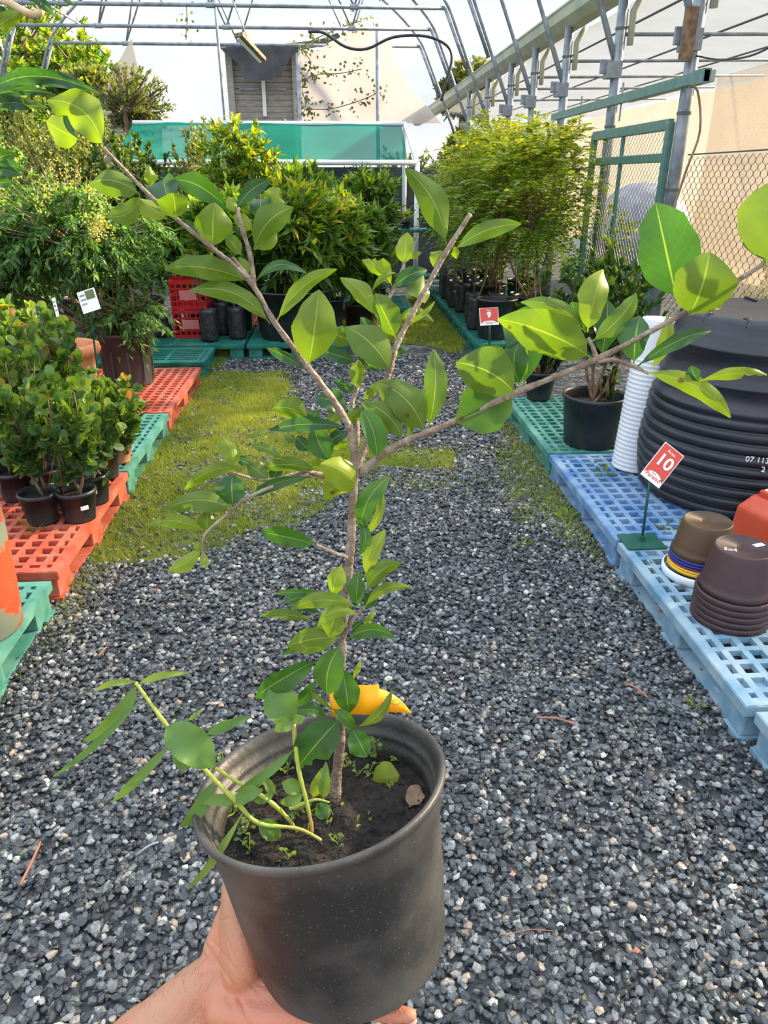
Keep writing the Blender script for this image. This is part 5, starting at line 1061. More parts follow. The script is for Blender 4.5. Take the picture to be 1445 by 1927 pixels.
# (crop, base, tip, width, side, tone, extra): t = upper side seen, u = underside seen
LV = [
 ('A', 215, 272, 65, 190, 118, 'u', .72, dict(dz=.012, dt=.004, fold=.1)), ('A', 325, 308, 68, 92, 150, 'u', .74, dict(bend=-.22, arch=.04, fold=.12, dt=-.01, shape=.9, wave=.25)), ('A', 215, 272, 150, 145, 26, 't', .1, dict(dz=-.004, bend=.12)),
 ('A', 490, 520, 262, 470, 105, 'u', .45, dict(bend=-.12, fold=.3, tilt=.3)), ('A', 490, 522, 335, 618, 80, 'u', .55, dict(bend=.2, dz=.003)), ('A', 538, 486, 530, 388, 52, 'u', .75, dict(bite=True, dt=-.005)),
 ('A', 655, 628, 596, 462, 145, 't', .15, dict(dz=.006, dt=.02, fold=.3)), ('A', 655, 630, 640, 515, 125, 'u', .6, dict(dz=-.004, dt=-.02, fold=.35)), ('A', 612, 632, 488, 538, 78, 'u', .85, dict(bend=.06)),
 ('A', 902, 602, 638, 457, 88, 't', .45, dict(bend=-.14, dz=.004)), ('A', 820, 762, 828, 558, 142, 'u', .6, dict(fold=.22, dt=-.012, bend=.03)), ('A', 952, 797, 872, 702, 58, 'u', .5, dict(bend=-.05)),
 ('A', 930, 582, 1082, 457, 62, 't', .1, dict(bend=.10)), ('A', 918, 600, 890, 530, 48, 'u', .75, dict()), ('A', 1045, 640, 1042, 542, 95, 't', .12, dict(dz=.004, dt=.01)), ('A', 1090, 582, 1122, 488, 85, 'u', .85, dict(bite=True, dz=.008)),
 ('A', 1005, 768, 1185, 578, 112, 'u', .42, dict(bend=.16, dz=-.006, fold=.25)), ('A', 1006, 770, 1100, 655, 70, 'u', .65, dict(bend=-.12)), ('A', 1000, 682, 915, 608, 58, 'u', .7, dict()), ('A', 800, 750, 700, 640, 45, 't', .1, dict(dz=.012)),
 ('A', 982, 918, 602, 858, 92, 'u', .40, dict(bend=-.11, fold=.2, wave=.2, dt=-.01)), ('A', 1080, 1107, 708, 958, 78, 'u', .45, dict(bend=-.16, fold=.2, wave=.2, dt=-.01)), ('A', 1012, 917, 1245, 878, 40, 't', .12, dict(bend=.18, wave=.2)),
 ('A', 1110, 1092, 1382, 858, 64, 'u', .70, dict(bend=.10, twist=1.2, wave=.2)), ('A', 1252, 1302, 1300, 952, 168, 'u', .68, dict(fold=.10, wave=.06, bend=.02, dt=-.015)), ('A', 1228, 1302, 1064, 1218, 48, 't', .12, dict(bend=-.06)), ('A', 985, 880, 940, 805, 40, 'u', .6, dict()),
 ('C', 768, 512, 520, 55, 150, 'u', .50, dict(bend=-.10, fold=.25, dt=-.02)), ('C', 820, 545, 1222, 392, 92, 'u', .42, dict(bend=.08, wave=.2, twist=.6)), ('C', 768, 552, 700, 660, 80, 'u', .8, dict(dz=.006, bend=-.2)), ('C', 800, 575, 850, 560, 60, 'u', .75, dict(dz=.01)),
 ('C', 517, 640, 535, 443, 98, 'u', .92, dict(dz=.012, fold=.15)), ('C', 540, 600, 616, 560, 26, 'u', .7, dict(dz=.014)), ('C', 442, 765, 258, 608, 98, 'u', .88, dict(dz=.010, bend=-.16, bite=True)), ('C', 322, 795, 462, 684, 34, 'u', .7, dict(dz=.006, bend=.12)),
 ('C', 347, 955, 130, 716, 96, 'u', .78, dict(dz=.008, bend=-.08)), ('C', 465, 1082, 335, 812, 140, 'u', .42, dict(dz=-.006, bend=-.05, dt=-.01)), ('C', 440, 777, 655, 668, 78, 't', .12, dict(dz=.014, bend=.08)), ('C', 600, 852, 630, 690, 128, 'u', .55, dict(dz=.004, dt=.02, fold=.4, shape=.6)),
 ('C', 470, 968, 692, 978, 62, 'u', .62, dict(bend=.20, dz=.008)), ('C', 535, 1000, 702, 858, 28, 'u', .8, dict(bend=-.05)), ('C', 436, 1277, 165, 1010, 190, 'u', .50, dict(dz=-.010, fold=.12, wave=.06, bend=-.03)), ('C', 215, 1105, 60, 1040, 105, 'u', .5, dict(dz=.004)),
 ('C', 225, 1225, -5, 1150, 78, 't', .12, dict(dz=.010)), ('C', 380, 1270, 230, 1210, 40, 't', .1, dict(dz=.012)), ('C', 232, 1387, 240, 1213, 85, 'u', .68, dict(dz=.006)), ('C', 640, 1652, 350, 1345, 190, 'u', .48, dict(dz=-.01, bend=-.10, fold=.15)), ('C', 660, 1627, 690, 1145, 125, 'u', .38, dict(dz=-.004, bend=-.08, twist=.8, wave=.15)),
 ('C', 510, 1702, 255, 1465, 120, 'u', .45, dict(dz=-.012, bend=-.14)), ('C', 350, 1817, 262, 1510, 128, 't', .48, dict(dz=-.02, bend=-.04, wave=.04)), ('C', 538, 1722, 560, 1570, 34, 'u', .5, dict(dz=-.006)), ('C', 218, 1402, 85, 1330, 36, 't', .12, dict(dz=.012)), ('C', 268, 1452, 372, 1350, 55, 'u', .6, dict(dz=.01)),
 ('C', 350, 1060, 250, 955, 60, 't', .15, dict(dz=.016)), ('C', 430, 1100, 365, 1030, 70, 'u', .55, dict(dz=.014)), ('C', 470, 1200, 545, 1140, 50, 't', .15, dict(dz=.012, bend=.1)), ('C', 470, 1100, 535, 1085, 30, 'u', .5, dict(dz=.01)),
 ('D', 612, 742, 318, 600, 74, 'u', .55, dict(bend=-.12, dz=.002)), ('D', 640, 862, 210, 678, 175, 'u', .58, dict(bend=-.10, fold=.15, dz=-.006, shape=.8)), ('D', 440, 690, 268, 668, 60, 't', .10, dict(bend=-.12, dz=.002)), ('D', 620, 742, 692, 453, 118, 'u', .82, dict(bend=.06, dz=-.002)), ('D', 612, 732, 545, 603, 92, 't', .10, dict(dz=.008)),
 ('D', 642, 782, 845, 563, 82, 'u', .50, dict(bend=-.06, dz=-.003)), ('D', 682, 850, 710, 598, 108, 't', .12, dict(dz=.010)), ('D', 832, 886, 858, 668, 118, 't', .14, dict(dz=.008)), ('D', 850, 896, 1186, 733, 60, 't', .18, dict(bend=.08, dz=-.003)), ('D', 915, 908, 985, 668, 62, 'u', .7, dict(bend=-.10, dz=.008)),
 ('D', 888, 924, 1280, 1133, 80, 'u', .85, dict(bend=.10, dz=-.004)), ('D', 1128, 966, 1437, 938, 48, 'u', .88, dict(bend=.10, wave=.2, bite=True)), ('D', 1126, 966, 1092, 896, 58, 't', .2, dict()),
 ('D', 1030, 600, 930, 146, 225, 't', .42, dict(fold=.10, wave=.05, dz=.012, dt=-.01, arch=.06)), ('D', 1085, 668, 1180, 375, 235, 'u', .60, dict(fold=.12, dz=-.006, dt=-.02, shape=.85, wave=.08)), ('D', 1095, 660, 1225, 500, 110, 'u', .72, dict(dz=.004, bend=-.12)),
 ('D', 1440, 432, 1480, 40, 250, 'u', .66, dict(dz=-.008, fold=.1, wave=.05)), ('D', 1432, 425, 1345, 150, 115, 't', .12, dict(dz=.010)),
 ('D', 292, 1024, 18, 880, 190, 'u', .40, dict(bend=-.12, dz=-.012, fold=.15)), ('D', 290, 1028, 20, 1150, 205, 't', .62, dict(bend=.02, dz=.010, fold=.1)), ('D', 318, 990, 318, 770, 120, 't', .42, dict(bend=.10, dz=.004)), ('D', 325, 985, 235, 700, 130, 't', .12, dict(bend=-.22, dz=.012)),
 ('B', 1160, 622, 968, 500, 150, 'u', .92, dict(bend=-.10, dz=-.014, dt=-.02, fold=.35, shape=.7)), ('B', 1158, 625, 975, 690, 110, 'u', .88, dict(bend=-.25, dz=-.010, fold=.3)), ('B', 1096, 300, 685, 318, 68, 't', .10, dict(bend=-.06, wave=.3, dz=-.012)), ('B', 692, 325, 558, 360, 26, 'u', .55, dict()),
 ('B', 900, 272, 700, 200, 112, 'u', .60, dict(bend=-.18)), ('B', 1016, 490, 925, 295, 115, 't', .48, dict(bend=.06, dz=-.004)), ('B', 492, 525, 425, 352, 102, 'u', .78, dict(bend=-.08)), ('B', 585, 505, 512, 468, 52, 't', .12, dict()), ('B', 752, 470, 588, 402, 48, 'u', .50, dict(bend=-.08)),
 ('B', 948, 540, 645, 525, 72, 'u', .40, dict(bend=-.14, dz=-.004)), ('B', 562, 525, 222, 640, 66, 'u', .66, dict(bend=-.14)), ('B', 682, 588, 565, 500, 78, 'u', .42, dict()), ('B', 487, 732, 480, 560, 142, 't', .25, dict(fold=.25)), ('B', 912, 572, 560, 692, 55, 't', .3, dict(bend=-.08, dz=-.006, wave=.2)),
 ('B', 486, 745, 133, 742, 108, 'u', .45, dict(bend=-.12, dz=-.008)), ('B', 342, 870, 24, 830, 68, 'u', .72, dict(bend=-.14)), ('B', 346, 867, 345, 755, 82, 'u', .6, dict(dz=.004)), ('B', 316, 958, 128, 1082, 78, 'u', .82, dict(bend=.10)), ('B', 290, 975, 300, 925, 45, 'u', .7, dict()), ('B', 322, 955, 345, 1066, 40, 'u', .88, dict(bend=-.06, shape=1.4)),
 ('B', 942, 940, 633, 873, 98, 't', .50, dict(bend=-.05, fold=.22)), ('B', 1180, 880, 1338, 568, 100, 't', .52, dict(bend=.12, dz=.0)), ('B', 1165, 1010, 1180, 790, 52, 't', .45, dict(bend=-.12)), ('B', 1195, 900, 1300, 650, 45, 'u', .85, dict(bend=-.14, dz=.002)), ('B', 1207, 1112, 1314, 858, 76, 'u', .85, dict(bend=.04)),
 ('B', 1210, 1190, 1402, 1035, 92, 'u', .50, dict(bend=.16)), ('B', 1165, 1276, 1172, 1080, 80, 't', .48, dict()), ('B', 1080, 1045, 1030, 1215, 88, 'u', .82, dict(bend=-.06)), ('B', 1100, 242, 938, 138, 112, 't', .12, dict(bend=-.10, dz=.012)), ('B', 1000, 402, 1112, 330, 66, 't', .15, dict(bend=.1, dz=.01)),
 ('B', 1110, 290, 1192, 200, 66, 'u', .6, dict(bend=.12, dz=.01)), ('B', 1152, 100, 1048, 65, 46, 't', .12, dict(dz=.015)), ('B', 900, 432, 832, 350, 64, 't', .12, dict(dz=.01)), ('B', 950, 450, 928, 528, 44, 'u', .8, dict(dz=.012)), ('B', 900, 290, 945, 210, 70, 't', .5, dict(dz=.01)), ('B', 1040, 330, 1000, 260, 60, 'u', .6, dict(dz=.014)),
 ('B', 692, 590, 745, 512, 62, 't', .25, dict(dz=.008)), ('B', 1120, 380, 1010, 420, 40, 'u', .8, dict(dz=.01)), ('B', 960, 340, 1090, 200, 60, 'u', .55, dict(dz=.012)), ('B', 830, 380, 770, 345, 48, 'u', .5, dict(dz=.01)),
 ('E', 800, 695, 350, 712, 96, 'u', .58, dict(bend=-.14, dz=-.020, wave=.2)), ('E', 815, 748, 530, 832, 84, 'u', .70, dict(bend=-.22, dz=-.024)), ('E', 582, 602, 248, 606, 46, 't', .3, dict(bend=-.10)), ('E', 582, 660, 305, 668, 70, 't', .15, dict(bend=-.14)), ('E', 560, 640, 420, 650, 60, 'u', .55, dict(bend=-.2, dz=-.01)),
 ('E', 492, 788, 143, 757, 62, 'u', .45, dict(bend=-.12, dz=-.006)), ('E', 560, 740, 340, 700, 50, 't', .12, dict(bend=-.1)), ('E', 662, 712, 605, 905, 140, 'u', .72, dict(dz=-.014, bend=.04)), ('E', 532, 800, 290, 1017, 50, 't', .42, dict(bend=.08)), ('E', 737, 912, 1060, 900, 92, 't', .52, dict(bend=.18, fold=.3, dz=-.008)),
 ('E', 840, 818, 925, 713, 38, 'u', .78, dict()), ('E', 686, 905, 325, 965, 150, 'u', .55, dict(bend=-.08, dz=-.016, fold=.15)), ('E', 692, 952, 600, 1292, 178, 't', .55, dict(dz=-.024, bend=-.10, fold=.2)), ('E', 542, 1052, 110, 1312, 140, 't', .42, dict(bend=-.10, dz=-.008, fold=.25)), ('E', 698, 1095, 745, 1415, 152, 't', .50, dict(dz=-.014)),
 ('E', 772, 1180, 826, 1058, 34, 'u', .85, dict()), ('E', 522, 1190, 382, 1360, 84, 't', .50, dict(bend=.06)), ('E', 632, 1392, 448, 1238, 34, 'u', .6, dict(dz=-.006)), ('E', 602, 1450, 380, 1405, 84, 't', .40, dict(bend=-.14)), ('E', 690, 1450, 395, 1800, 235, 't', .30, dict(dz=-.018, bend=-.04, fold=.1, wave=.06, bite=True)),
 ('E', 640, 1386, 786, 1532, 82, 't', .56, dict(dz=-.028, bend=.06)), ('E', 796, 1512, 1036, 1258, 62, 'u', .5, dict(bend=-.12, dz=-.030)), ('E', 762, 1515, 872, 1714, 138, 't', .48, dict(dz=-.026)), ('E', 858, 690, 905, 585, 62, 't', .12, dict()), ('E', 850, 702, 948, 622, 42, 't', .4, dict(bend=-.1)),
 ('E', 850, 700, 1178, 560, 62, 'u', .66, dict(bend=.16, dz=-.008)), ('E', 770, 850, 830, 790, 60, 't', .12, dict(dz=.004)), ('E', 540, 740, 640, 860, 70, 'u', .6, dict(dz=-.01))]
areas = [math.hypot(l[3]-l[1], l[4]-l[2])*l[5]/CROPS[l[0]][2]**2 for l in LV]; order = np.argsort(areas)[::-1]; big = set(order[:100].tolist()); smalls = []
for i, l in enumerate(LV):
    c, bx, by, tx, ty, w_, sd_, tn, kw = l; kw = dict(kw)
    o = leaf(c, bx, by, tx, ty, w_, sd_, tn, seed=i, tilt=((i*37) % 11-5)*.07, **kw) if 'tilt' not in kw else leaf(c, bx, by, tx, ty, w_, sd_, tn, seed=i, **kw)
    if i not in big: smalls.append(o)
if smalls:                                     # the smallest leaves, beyond the hundred largest, become one part
    V, F, UVs, TN = [], [], [], []
    for o in smalls:
        n0 = len(V); me = o.data; V += [tuple(v.co) for v in me.vertices]; F += [tuple(q+n0 for q in p.vertices) for p in me.polygons]
        uvv = [(0, 0)]*len(me.vertices)
        for lp, ud in zip(me.loops, me.uv_layers[0].data): uvv[lp.vertex_index] = tuple(ud.uv)
        UVs += uvv; TN += [a_.value for a_ in me.attributes['tone'].data]; bpy.data.objects.remove(o); bpy.data.meshes.remove(me)
    mb = MB(); mb.add(V, F); tag(mb.build('small_leaves', M['hero'], H_, smooth=True, uv=UVs, attr=TN), kind='stuff')
# weeds growing in the pot
def weedpart(c, pts, rads, lvs, dz=0.0, mat='weedstem'):
    st = branch('weed_stem', pts_of(c, pts, dz), [q*.8 for q in rads], H_, mat, True, 8)
    for (cc, bx, by, tx, ty, w_, tn, kw) in lvs: leaf(cc, bx, by, tx, ty, w_, 't', tn, parent=st, name='weed_leaf', mat='weedleaf', dz=dz+kw.pop('dzz', 0), shape=kw.pop('shape', .75), **kw)
    return st
weedpart('G', [(1990, 1500), (1700, 1310), (1400, 1262), (1230, 1100), (960, 820), (760, 580), (560, 305)], [.0016, .0018, .0024, .0026, .0022, .0021, .0017], [
 ('G', 580, 300, 195, 712, 92, .55, dict(bend=.10)), ('G', 600, 415, 0, 942, 40, .45, dict(bend=.03)), ('G', 588, 308, 922, 240, 42, .75, dict(bend=.06)), ('G', 575, 300, 278, 366, 38, .75, dict(bend=-.08)), ('G', 745, 590, 1102, 882, 215, .48, dict(shape=.8, fold=.1, dzz=-.012)),
 ('G', 980, 862, 812, 745, 115, .55, dict(bend=.1, dzz=.004)), ('G', 792, 725, 392, 1122, 60, .55, dict(bend=.03, dzz=.006)), ('G', 1035, 660, 1345, 538, 62, .45, dict(bend=.03, dzz=.03)), ('G', 918, 560, 1022, 488, 24, .75, dict()), ('G', 1232, 1132, 1018, 1128, 70, .6, dict(bend=-.1)), ('G', 1235, 1130, 1428, 1030, 95, .55, dict(bend=.1, dzz=-.006)),
 ('G', 1285, 1195, 918, 1702, 45, .72, dict(bend=.04, dzz=-.01)), ('G', 1105, 960, 858, 1297, 88, .5, dict(bend=.06, dzz=.012))], 0)
weedpart('F', [(650, 920), (600, 820), (560, 760), (480, 680), (380, 610), (290, 560), (160, 478)], [.0016, .0020, .0026, .0020, .0018], [('F', 478, 617, 430, 528, 48, .6, dict()), ('F', 478, 617, 368, 660, 42, .6, dict(bend=.08)), ('F', 400, 760, 512, 866, 92, .55, dict(dzz=-.004)), ('F', 500, 882, 570, 858, 62, .6, dict(shape=.9))], .006)
weedpart('F', [(680, 850), (682, 790), (650, 640), (615, 500), (598, 380), (585, 240)], [.0018, .0020, .0022, .0024, .0026], [('F', 572, 236, 455, 38, 165, .50, dict(dzz=-.004, shape=.85)), ('F', 592, 240, 480, 272, 62, .6, dict(bend=-.1, dzz=-.01)), ('F', 590, 232, 646, 200, 46, .6, dict(bend=.08, dzz=-.01)), ('F', 582, 228, 592, 132, 34, .65, dict()), ('F', 580, 380, 262, 612, 46, .55, dict(bend=.05)),
 ('F', 640, 600, 522, 552, 72, .62, dict(dzz=.002, shape=.9)), ('F', 640, 615, 512, 668, 56, .6, dict(bend=.08)), ('F', 690, 842, 752, 958, 20, .9, dict())], -.004)
weedpart('F', [(780, 665), (700, 650), (600, 690), (560, 700)], [.0010, .0016, .0028, .0016], [('F', 690, 640, 738, 478, 56, .95, dict(dzz=.004)), ('F', 745, 645, 762, 443, 56, .6, dict()), ('F', 785, 680, 702, 732, 85, .35, dict(bend=.06))], .012)
for pl in ([(680, 830), (740, 840), (785, 880), (795, 935)], [(680, 830), (720, 850), (735, 900)], [(650, 860), (620, 920), (615, 935)], [(670, 780), (660, 850), (680, 930)]):
    branch('aerial_root', pts_of('F', pl, -.002), [.0009, .0006], H_, 'weedstem', False, 6)
def soilpt(c, x, y, h=-.036):                 # where a pixel's sight line meets the soil plane
    px, py = cp_(c, x, y); r0 = ray(px, py); q = PC+PU*h; return CAM+r0*(((q-CAM)@PU)/(r0@PU))
r_ = np.random.default_rng(12)
for k, (x, y, hh, m_) in enumerate(((210, 455, .016, 7), (440, 455, .010, 12), (545, 500, .008, 14), (350, 530, .008, 10), (1035, 420, .024, 22), (930, 520, .010, 8), (985, 520, .010, 6), (1145, 435, .006, 5), (330, 820, .010, 14), (345, 920, .010, 10), (600, 740, .006, 12), (650, 730, .006, 10), (812, 760, .008, 4), (842, 705, .008, 4), (820, 880, .006, 8), (205, 710, .008, 8), (255, 730, .006, 8), (560, 960, .006, 9), (460, 640, .008, 8), (420, 560, .006, 12), (1095, 580, .004, 4), (880, 470, .012, 8), (600, 300, .012, 5), (930, 780, .003, 3), (990, 740, .003, 3))):
    b = soilpt('F', x, y); P0 = b+PU*hh*r_.random((m_, 1))+r_.normal(0, .0045, (m_, 3))*(1-.6*np.abs(PU)); mb = MB()
    for q in P0[:6]: mb.tube([rel(b), rel(q)], .0003, 4)
    st = mb.build('seedling', M['weedstem'], H_); d_ = r_.normal(0, 1, (m_, 3)); nn = np.tile(PU, (m_, 1))+r_.normal(0, .35, (m_, 3)); d_ -= PU*(d_@PU)[:, None]*.8
    leaves(P0-BASE, d_, nn, r_.uniform(.003, .0055, m_), r_.uniform(.0028, .0045, m_), 'round', M['leaf_fern'], st, r_.uniform(.3, .75, m_), 'seedling_leaves')
a, b = soilpt('F', 1008, 540, -.033), soilpt('F', 1160, 520, -.031)
def soil_leaf(a, b, w_, tone, lab, parent=None):
    V, F, UVs, TN = leafmesh(a, b, w_, 'u', tone, arch=.04, seed=3, tilt=.2, wave=.15); o = MB().add([rel(q) for q in V], F).build('fallen_leaf', M['hero'], None, smooth=True, uv=UVs, attr=TN); o.location = tuple(BASE); return tag(o, lab, 'fallen leaf')
soil_leaf(a, b, .022, .98, 'pale yellow fallen leaf lying on the dark potting soil')
a, b = soilpt('F', 1215, 690, -.034), soilpt('F', 1265, 575, -.033)
V, F, UVs, TN = leafmesh(a, b, .014, 't', .2, arch=.05, seed=4); o = MB().add([rel(q) for q in V], F).build('fallen_leaf', M['bark2'], None, smooth=True); o.location = tuple(BASE); tag(o, 'dry brown leaf piece on the soil at the right wall of the held pot', 'fallen leaf')
# orange ribbon
def strip(name, pairs, ds, mat, parent, th=.0004):
    A_, B_ = [], []
    for (x0, y0, x1, y1), d in zip(pairs, ds): A_.append(P(*cp_('E', x0, y0), d)); B_.append(P(*cp_('E', x1, y1), d))
    A2, B2 = smoothpts(A_, 5), smoothpts(B_, 5); V = [rel(q) for q in A2]+[rel(q) for q in B2]; n = len(A2)
    o = MB().add(V, [(i, i+1, n+i+1, n+i) for i in range(n-1)]).build(name, M[mat], parent, smooth=True); s = o.modifiers.new('thick', 'SOLIDIFY'); s.thickness = th; return o
rb = strip('marker_ribbon', [(612, 1262, 628, 1445), (650, 1250, 655, 1440), (720, 1235, 715, 1425), (800, 1226, 770, 1422), (880, 1226, 860, 1426), (950, 1220, 962, 1428)], [.628, .622, .616, .612, .609, .606], 'ribbon', H_)
strip('ribbon_tail', [(805, 1245, 800, 1405), (880, 1248, 870, 1403), (960, 1252, 950, 1404), (1040, 1285, 1045, 1408), (1110, 1340, 1105, 1412), (1168, 1408, 1160, 1420)], [.616, .617, .618, .620, .622, .624], 'ribbon', rb)
for pl in ([(1000, 1300), (1040, 1330), (1060, 1325)], [(1030, 1345), (1060, 1360), (1095, 1350)], [(1060, 1300), (1100, 1350), (1130, 1370)]):
    q = [P(*cp_('E', x, y), .6175) for x, y in pl]; MB().tube([rel(z) for z in smoothpts(q, 3)], .0002, 4).build('pen_mark', M['black_plastic'], rb)

# tree with long wavy leaves reaching in from the left, close to the camera
CROPS['H'] = (0, 0, 4.5156)
wv = empty('wavy_leaf_tree', (P(-170, 1100, 2.35)[0], P(-170, 1100, 2.35)[1], 0), 'tree with long dark wavy leaves reaching in at the upper left', 'tree')
WB = np.array(wv.location)
hp = lambda x, y, d=2.3: P(x/4.5156, y/4.5156, d)
MB().tube([np.array([0, 0, 0]), hp(-650, 2600)-WB, hp(-520, 1200)-WB, hp(-420, 0)-WB], [.04, .035, .028, .02], 10).build('trunk', M['bark2'], wv, smooth=True)
for pl, rd in (([(-500, 1000), (-250, 850), (-20, 780)], .012), ([(-420, 0), (-100, -30), (30, 8), (120, 50), (210, 100), (290, 122), (345, 100), (360, 40)], .011), ([(-480, 700), (-300, 1000), (-40, 1380)], .012), ([(-420, 0), (0, -160), (240, -120), (540, -60)], .009)):
    MB().tube([q-WB for q in smoothpts([hp(*q) for q in pl])], rd, 8).build('branch', M['wavybark'], wv, smooth=True)
def wleaf(bx, by, tx, ty, w_, side, tone, **kw):
    b, t = hp(bx, by), hp(tx, ty, 2.3+kw.pop('dt', 0)); V, F, UVs, TN = leafmesh(b, t, w_/4.5156/FPX*2.3, side, tone, nl=40, shape=.8, **kw)
    if (side == 't') != check_orient(V, F, CAM-(b+t)/2): F = [tuple(reversed(f)) for f in F]
    MB().add([q-WB for q in V], F).build('leaf', M['hero'], wv, smooth=True, uv=UVs, attr=TN)
for q in ((-120, 790, 850, 800, 120, 't', .05, dict(bend=.13, wave=.5, fold=.3, seed=1)), (-60, 810, 450, 800, 70, 't', .0, dict(bend=.06, wave=.6, seed=2)), (-80, 900, 320, 900, 100, 't', .0, dict(bend=.06, wave=.55, seed=3)), (60, 860, 410, 915, 60, 'u', .2, dict(wave=.4, seed=14)), (200, -40, 480, 152, 70, 't', .1, dict(bend=.10, wave=.5, seed=4)), (520, -40, 628, 52, 40, 't', .1, dict(seed=5)),
          (-120, 330, 192, 100, 130, 'u', .75, dict(seed=6, bend=.05)), (-60, 60, 100, 160, 80, 't', .1, dict(seed=7)), (-60, 240, 45, 300, 50, 't', .1, dict(seed=8)), (-60, 1390, 145, 1305, 110, 't', .35, dict(seed=9, bend=.1)), (0, 1370, 220, 1450, 70, 't', .25, dict(seed=10)), (-60, 1450, 190, 1490, 90, 't', .2, dict(seed=11, bend=.08)), (-60, 1560, 130, 1540, 70, 't', .2, dict(seed=12)), (280, 660, 300, 780, 60, 'u', .35, dict(seed=13))): wleaf(*q[:7], **q[7])

# ------------------------------------------------------------------ the hand and forearm
hb = MB()
def blob(pts, rad, n=14):
    """round-ended tapered limb segment chain"""
    sp_ = smoothpts(pts, 5); m = len(sp_); rr = list(np.interp(np.linspace(0, 1, m), np.linspace(0, 1, len(rad)), rad)); hb.tube(sp_, rr, n)
    hb.sphere(sp_[0], rr[0], n, 8); hb.sphere(sp_[-1], rr[-1], n, 8)
Z0 = -.181
WR = P(428, 1852, .668)
elbow = np.array([-.24, -.06, 1.13])
fore = [WR, P(382, 1900, .66), P(335, 1965, .648), P(262, 2060, .62), (P(262, 2060, .62)+elbow)/2+np.array([0, 0, -.005]), elbow]
blob([elbow, np.array([-.25, -.20, 1.20]), np.array([-.22, -.30, 1.42])], [.043, .047, .055])
blob([WR, P(414, 1795, .672), P(424, 1755, .676), P(440, 1705, .682), P(470, 1640, .70)], [.020, .0165, .0145, .0125, .011])
for off in (-.012, 0, .012):      # the forearm is wider than it is thick
    ax = nrm(fore[1]-WR); sidev = nrm(np.cross(ax, FW)); blob([q+sidev*off*(1+.35*i) for i, q in enumerate(fore)], [.021, .0235, .028, .032, .037, .042])
roots = [(-.014, -.044), (-.004, -.022), (.000, .002), (-.006, .026)]
tips = [(.044, -.066), (.046, -.036), (.056, -.008), (.054, .022)]      # pinky ... index, in the pot frame under the base
lens = [.052, .064, .070, .064]; frad = [.0078, .0086, .0090, .0086]; tipz = []
WL = PM.T@(WR-PC)
for (x, y), (tx, ty), fr_ in zip(roots, tips, frad):
    zc = Z0-fr_-.0015; R0 = pf(x, y, zc-.003)
    L3 = lambda t: (x+(tx-x)*t, y+(ty-y)*t)
    blob([WR+PT_*(y*.6)-PU*.002, pf((x+WL[0])/2-.004, y*.85+(WL[1])*.12, (Z0+WL[2])/2-.014), R0], [.017, .016, .0125])
    blob([R0, pf(*L3(.4), zc-.003), pf(*L3(.72), zc-.001), pf(*L3(1.0), zc+.001)], [fr_*1.15, fr_*.98, fr_*1.0, fr_*.80])
    tipz.append((tx, ty, zc, fr_))
# palm filling and heel of the hand
blob([WR+PT_*.016, pf(-.045, .012, Z0-.014), pf(-.01, .01, Z0-.017)], [.021, .019, .015]); blob([WR-PT_*.012, pf(-.05, -.022, Z0-.014), pf(-.015, -.028, Z0-.016)], [.020, .017, .014])
for a_, z_ in ((188, -.172), (178, -.160), (170, -.150)): blob([pf(-.050, .005, Z0-.012), pf(-.085, .012, Z0-.004), pf(-.104*math.cos(math.radians(180-a_)), -.104*math.sin(math.radians(a_-180)) if a_ > 180 else .104*math.sin(math.radians(180-a_)), z_)], [.016, .018, .014])
# thumb up the back left side of the pot
def wall(ang, z, gap):
    rr = np.interp(z, [-.19, -.168, -.10, -.038], [.0825, .085, .0915, .0965])+gap; return pf(rr*math.cos(ang), rr*math.sin(ang), z)
TH = [WR+PT_*.006-PU*.010, wall(math.radians(182), -.165, .017), wall(math.radians(170), -.130, .0135), wall(math.radians(158), -.098, .0115), wall(math.radians(146), -.072, .009)]
blob(TH, [.012, .0185, .0155, .0115, .0085]); blob([WR-PU*.006, wall(math.radians(188), -.165, .013), wall(math.radians(172), -.120, .011)], [.013, .016, .012])
person = hb.build('person', M['skin'], smooth=True, origin=WR)
rm = person.modifiers.new('remesh', 'REMESH'); rm.mode = 'VOXEL'; rm.voxel_size = .0014; rm.use_smooth_shade = True
sm_ = person.modifiers.new('smooth', 'SMOOTH'); sm_.factor = .7; sm_.iterations = 34
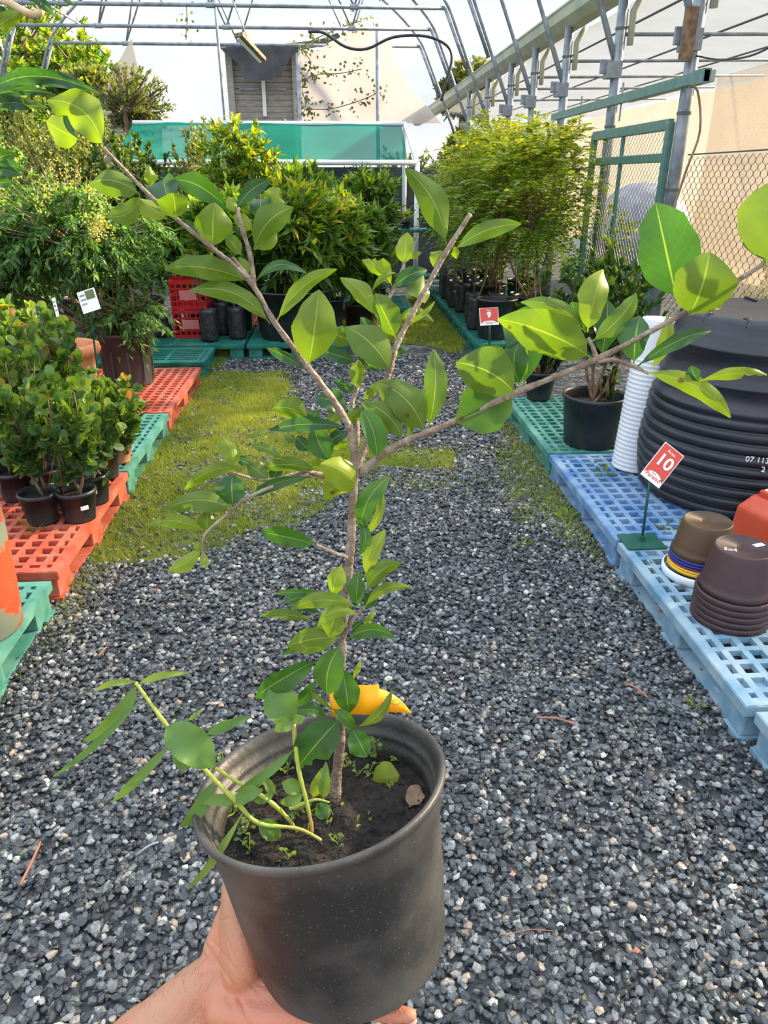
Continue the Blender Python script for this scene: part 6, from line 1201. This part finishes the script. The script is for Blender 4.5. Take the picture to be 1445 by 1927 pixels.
# wrist and palm creases pressed into the skin
dg = bpy.context.evaluated_depsgraph_get(); pm = bpy.data.meshes.new_from_object(person.evaluated_get(dg)); person.modifiers.clear(); person.data = pm
pm.materials.clear(); pm.materials.append(M['skin']); pm.polygons.foreach_set('use_smooth', [True]*len(pm.polygons))
nv = len(pm.vertices); co = np.empty(nv*3, np.float32); pm.vertices.foreach_get('co', co); co = co.reshape(-1, 3).astype(float); no = np.empty(nv*3, np.float32); pm.vertex_normals.foreach_get('vector', no); no = no.reshape(-1, 3)
from mathutils.bvhtree import BVHTree
bv = BVHTree.FromPolygons([tuple(q) for q in co], [tuple(p.vertices) for p in pm.polygons]); disp = np.zeros(nv)
for line, dp, wd in (([(386, 1776), (410, 1812), (437, 1852), (456, 1890), (470, 1930)], .0016, .0017), ([(398, 1768), (428, 1805), (452, 1835), (490, 1868)], .0010, .0013), ([(380, 1790), (400, 1825), (425, 1868), (445, 1915)], .0007, .0014), ([(425, 1765), (440, 1800), (455, 1822)], .0008, .0012), ([(412, 1733), (432, 1728), (450, 1727)], .0006, .0011), ([(455, 1835), (480, 1850), (505, 1862)], .0008, .0012), ([(430, 1830), (447, 1875), (455, 1915)], .0006, .0012)):
    hits = []
    for i in range(len(line)-1):
        for t in np.linspace(0, 1, 14):
            x_ = line[i][0]*(1-t)+line[i+1][0]*t; y_ = line[i][1]*(1-t)+line[i+1][1]*t; h = bv.ray_cast(Vector(tuple(CAM-WR)), Vector(tuple(nrm(ray(x_, y_)))))
            if h[0] is not None: hits.append(np.array(h[0]))
    for q in hits:
        d2 = ((co-q)**2).sum(1); disp = np.maximum(disp, dp*np.exp(-d2/wd**2))
co = co-no*disp[:, None]; pm.vertices.foreach_set('co', co.astype(np.float32).ravel()); pm.update()
tag(person, 'bare forearm and open hand of a person holding the black pot from below', 'person')
for (x, y, z, fr_) in tipz:
    MB().sphere(np.array(pf(x-.001, y, z-fr_*.72))-WR, .0048, 10, 6, (1.2, 1, .3), PM).build('fingernail', pbr('nail', (.50, .27, .19), .4), person, smooth=True)
# fine arm hair
hr_ = MB(); rr_ = np.random.default_rng(2); fp = smoothpts(fore, 8)
for k in range(520):
    i = rr_.integers(3, len(fp)-24); ax = nrm(fp[i+1]-fp[i]); sv = nrm(np.cross(ax, FW)); nv = np.cross(sv, ax); ang = rr_.uniform(-.4, 3.4)
    if nv@FW > 0: nv = -nv
    rad_ = np.interp(i/(len(fp)-1), [0, .2, .4, .6, .8, 1], [.021, .0235, .028, .032, .037, .042]); wx = rad_+.012*(1+.35*5*i/(len(fp)-1))
    p = fp[i]+sv*math.cos(ang)*wx*.99+nv*math.sin(ang)*rad_*.98+ax*rr_.uniform(-.01, .01); d_ = nrm(ax*rr_.uniform(-1, -.3)+sv*rr_.normal(0, .5)+nv*.35*math.sin(ang)+sv*.3*math.cos(ang)); ln = rr_.uniform(.005, .011)
    hr_.tube([p-WR, p+d_*ln*.5-WR, p+d_*ln+nv*-.001-WR], [.00009, .00007, .00003], 3, False)
tag(hr_.build('arm_hair', pbr('hair', (.05, .03, .02), .5), person), kind='stuff')
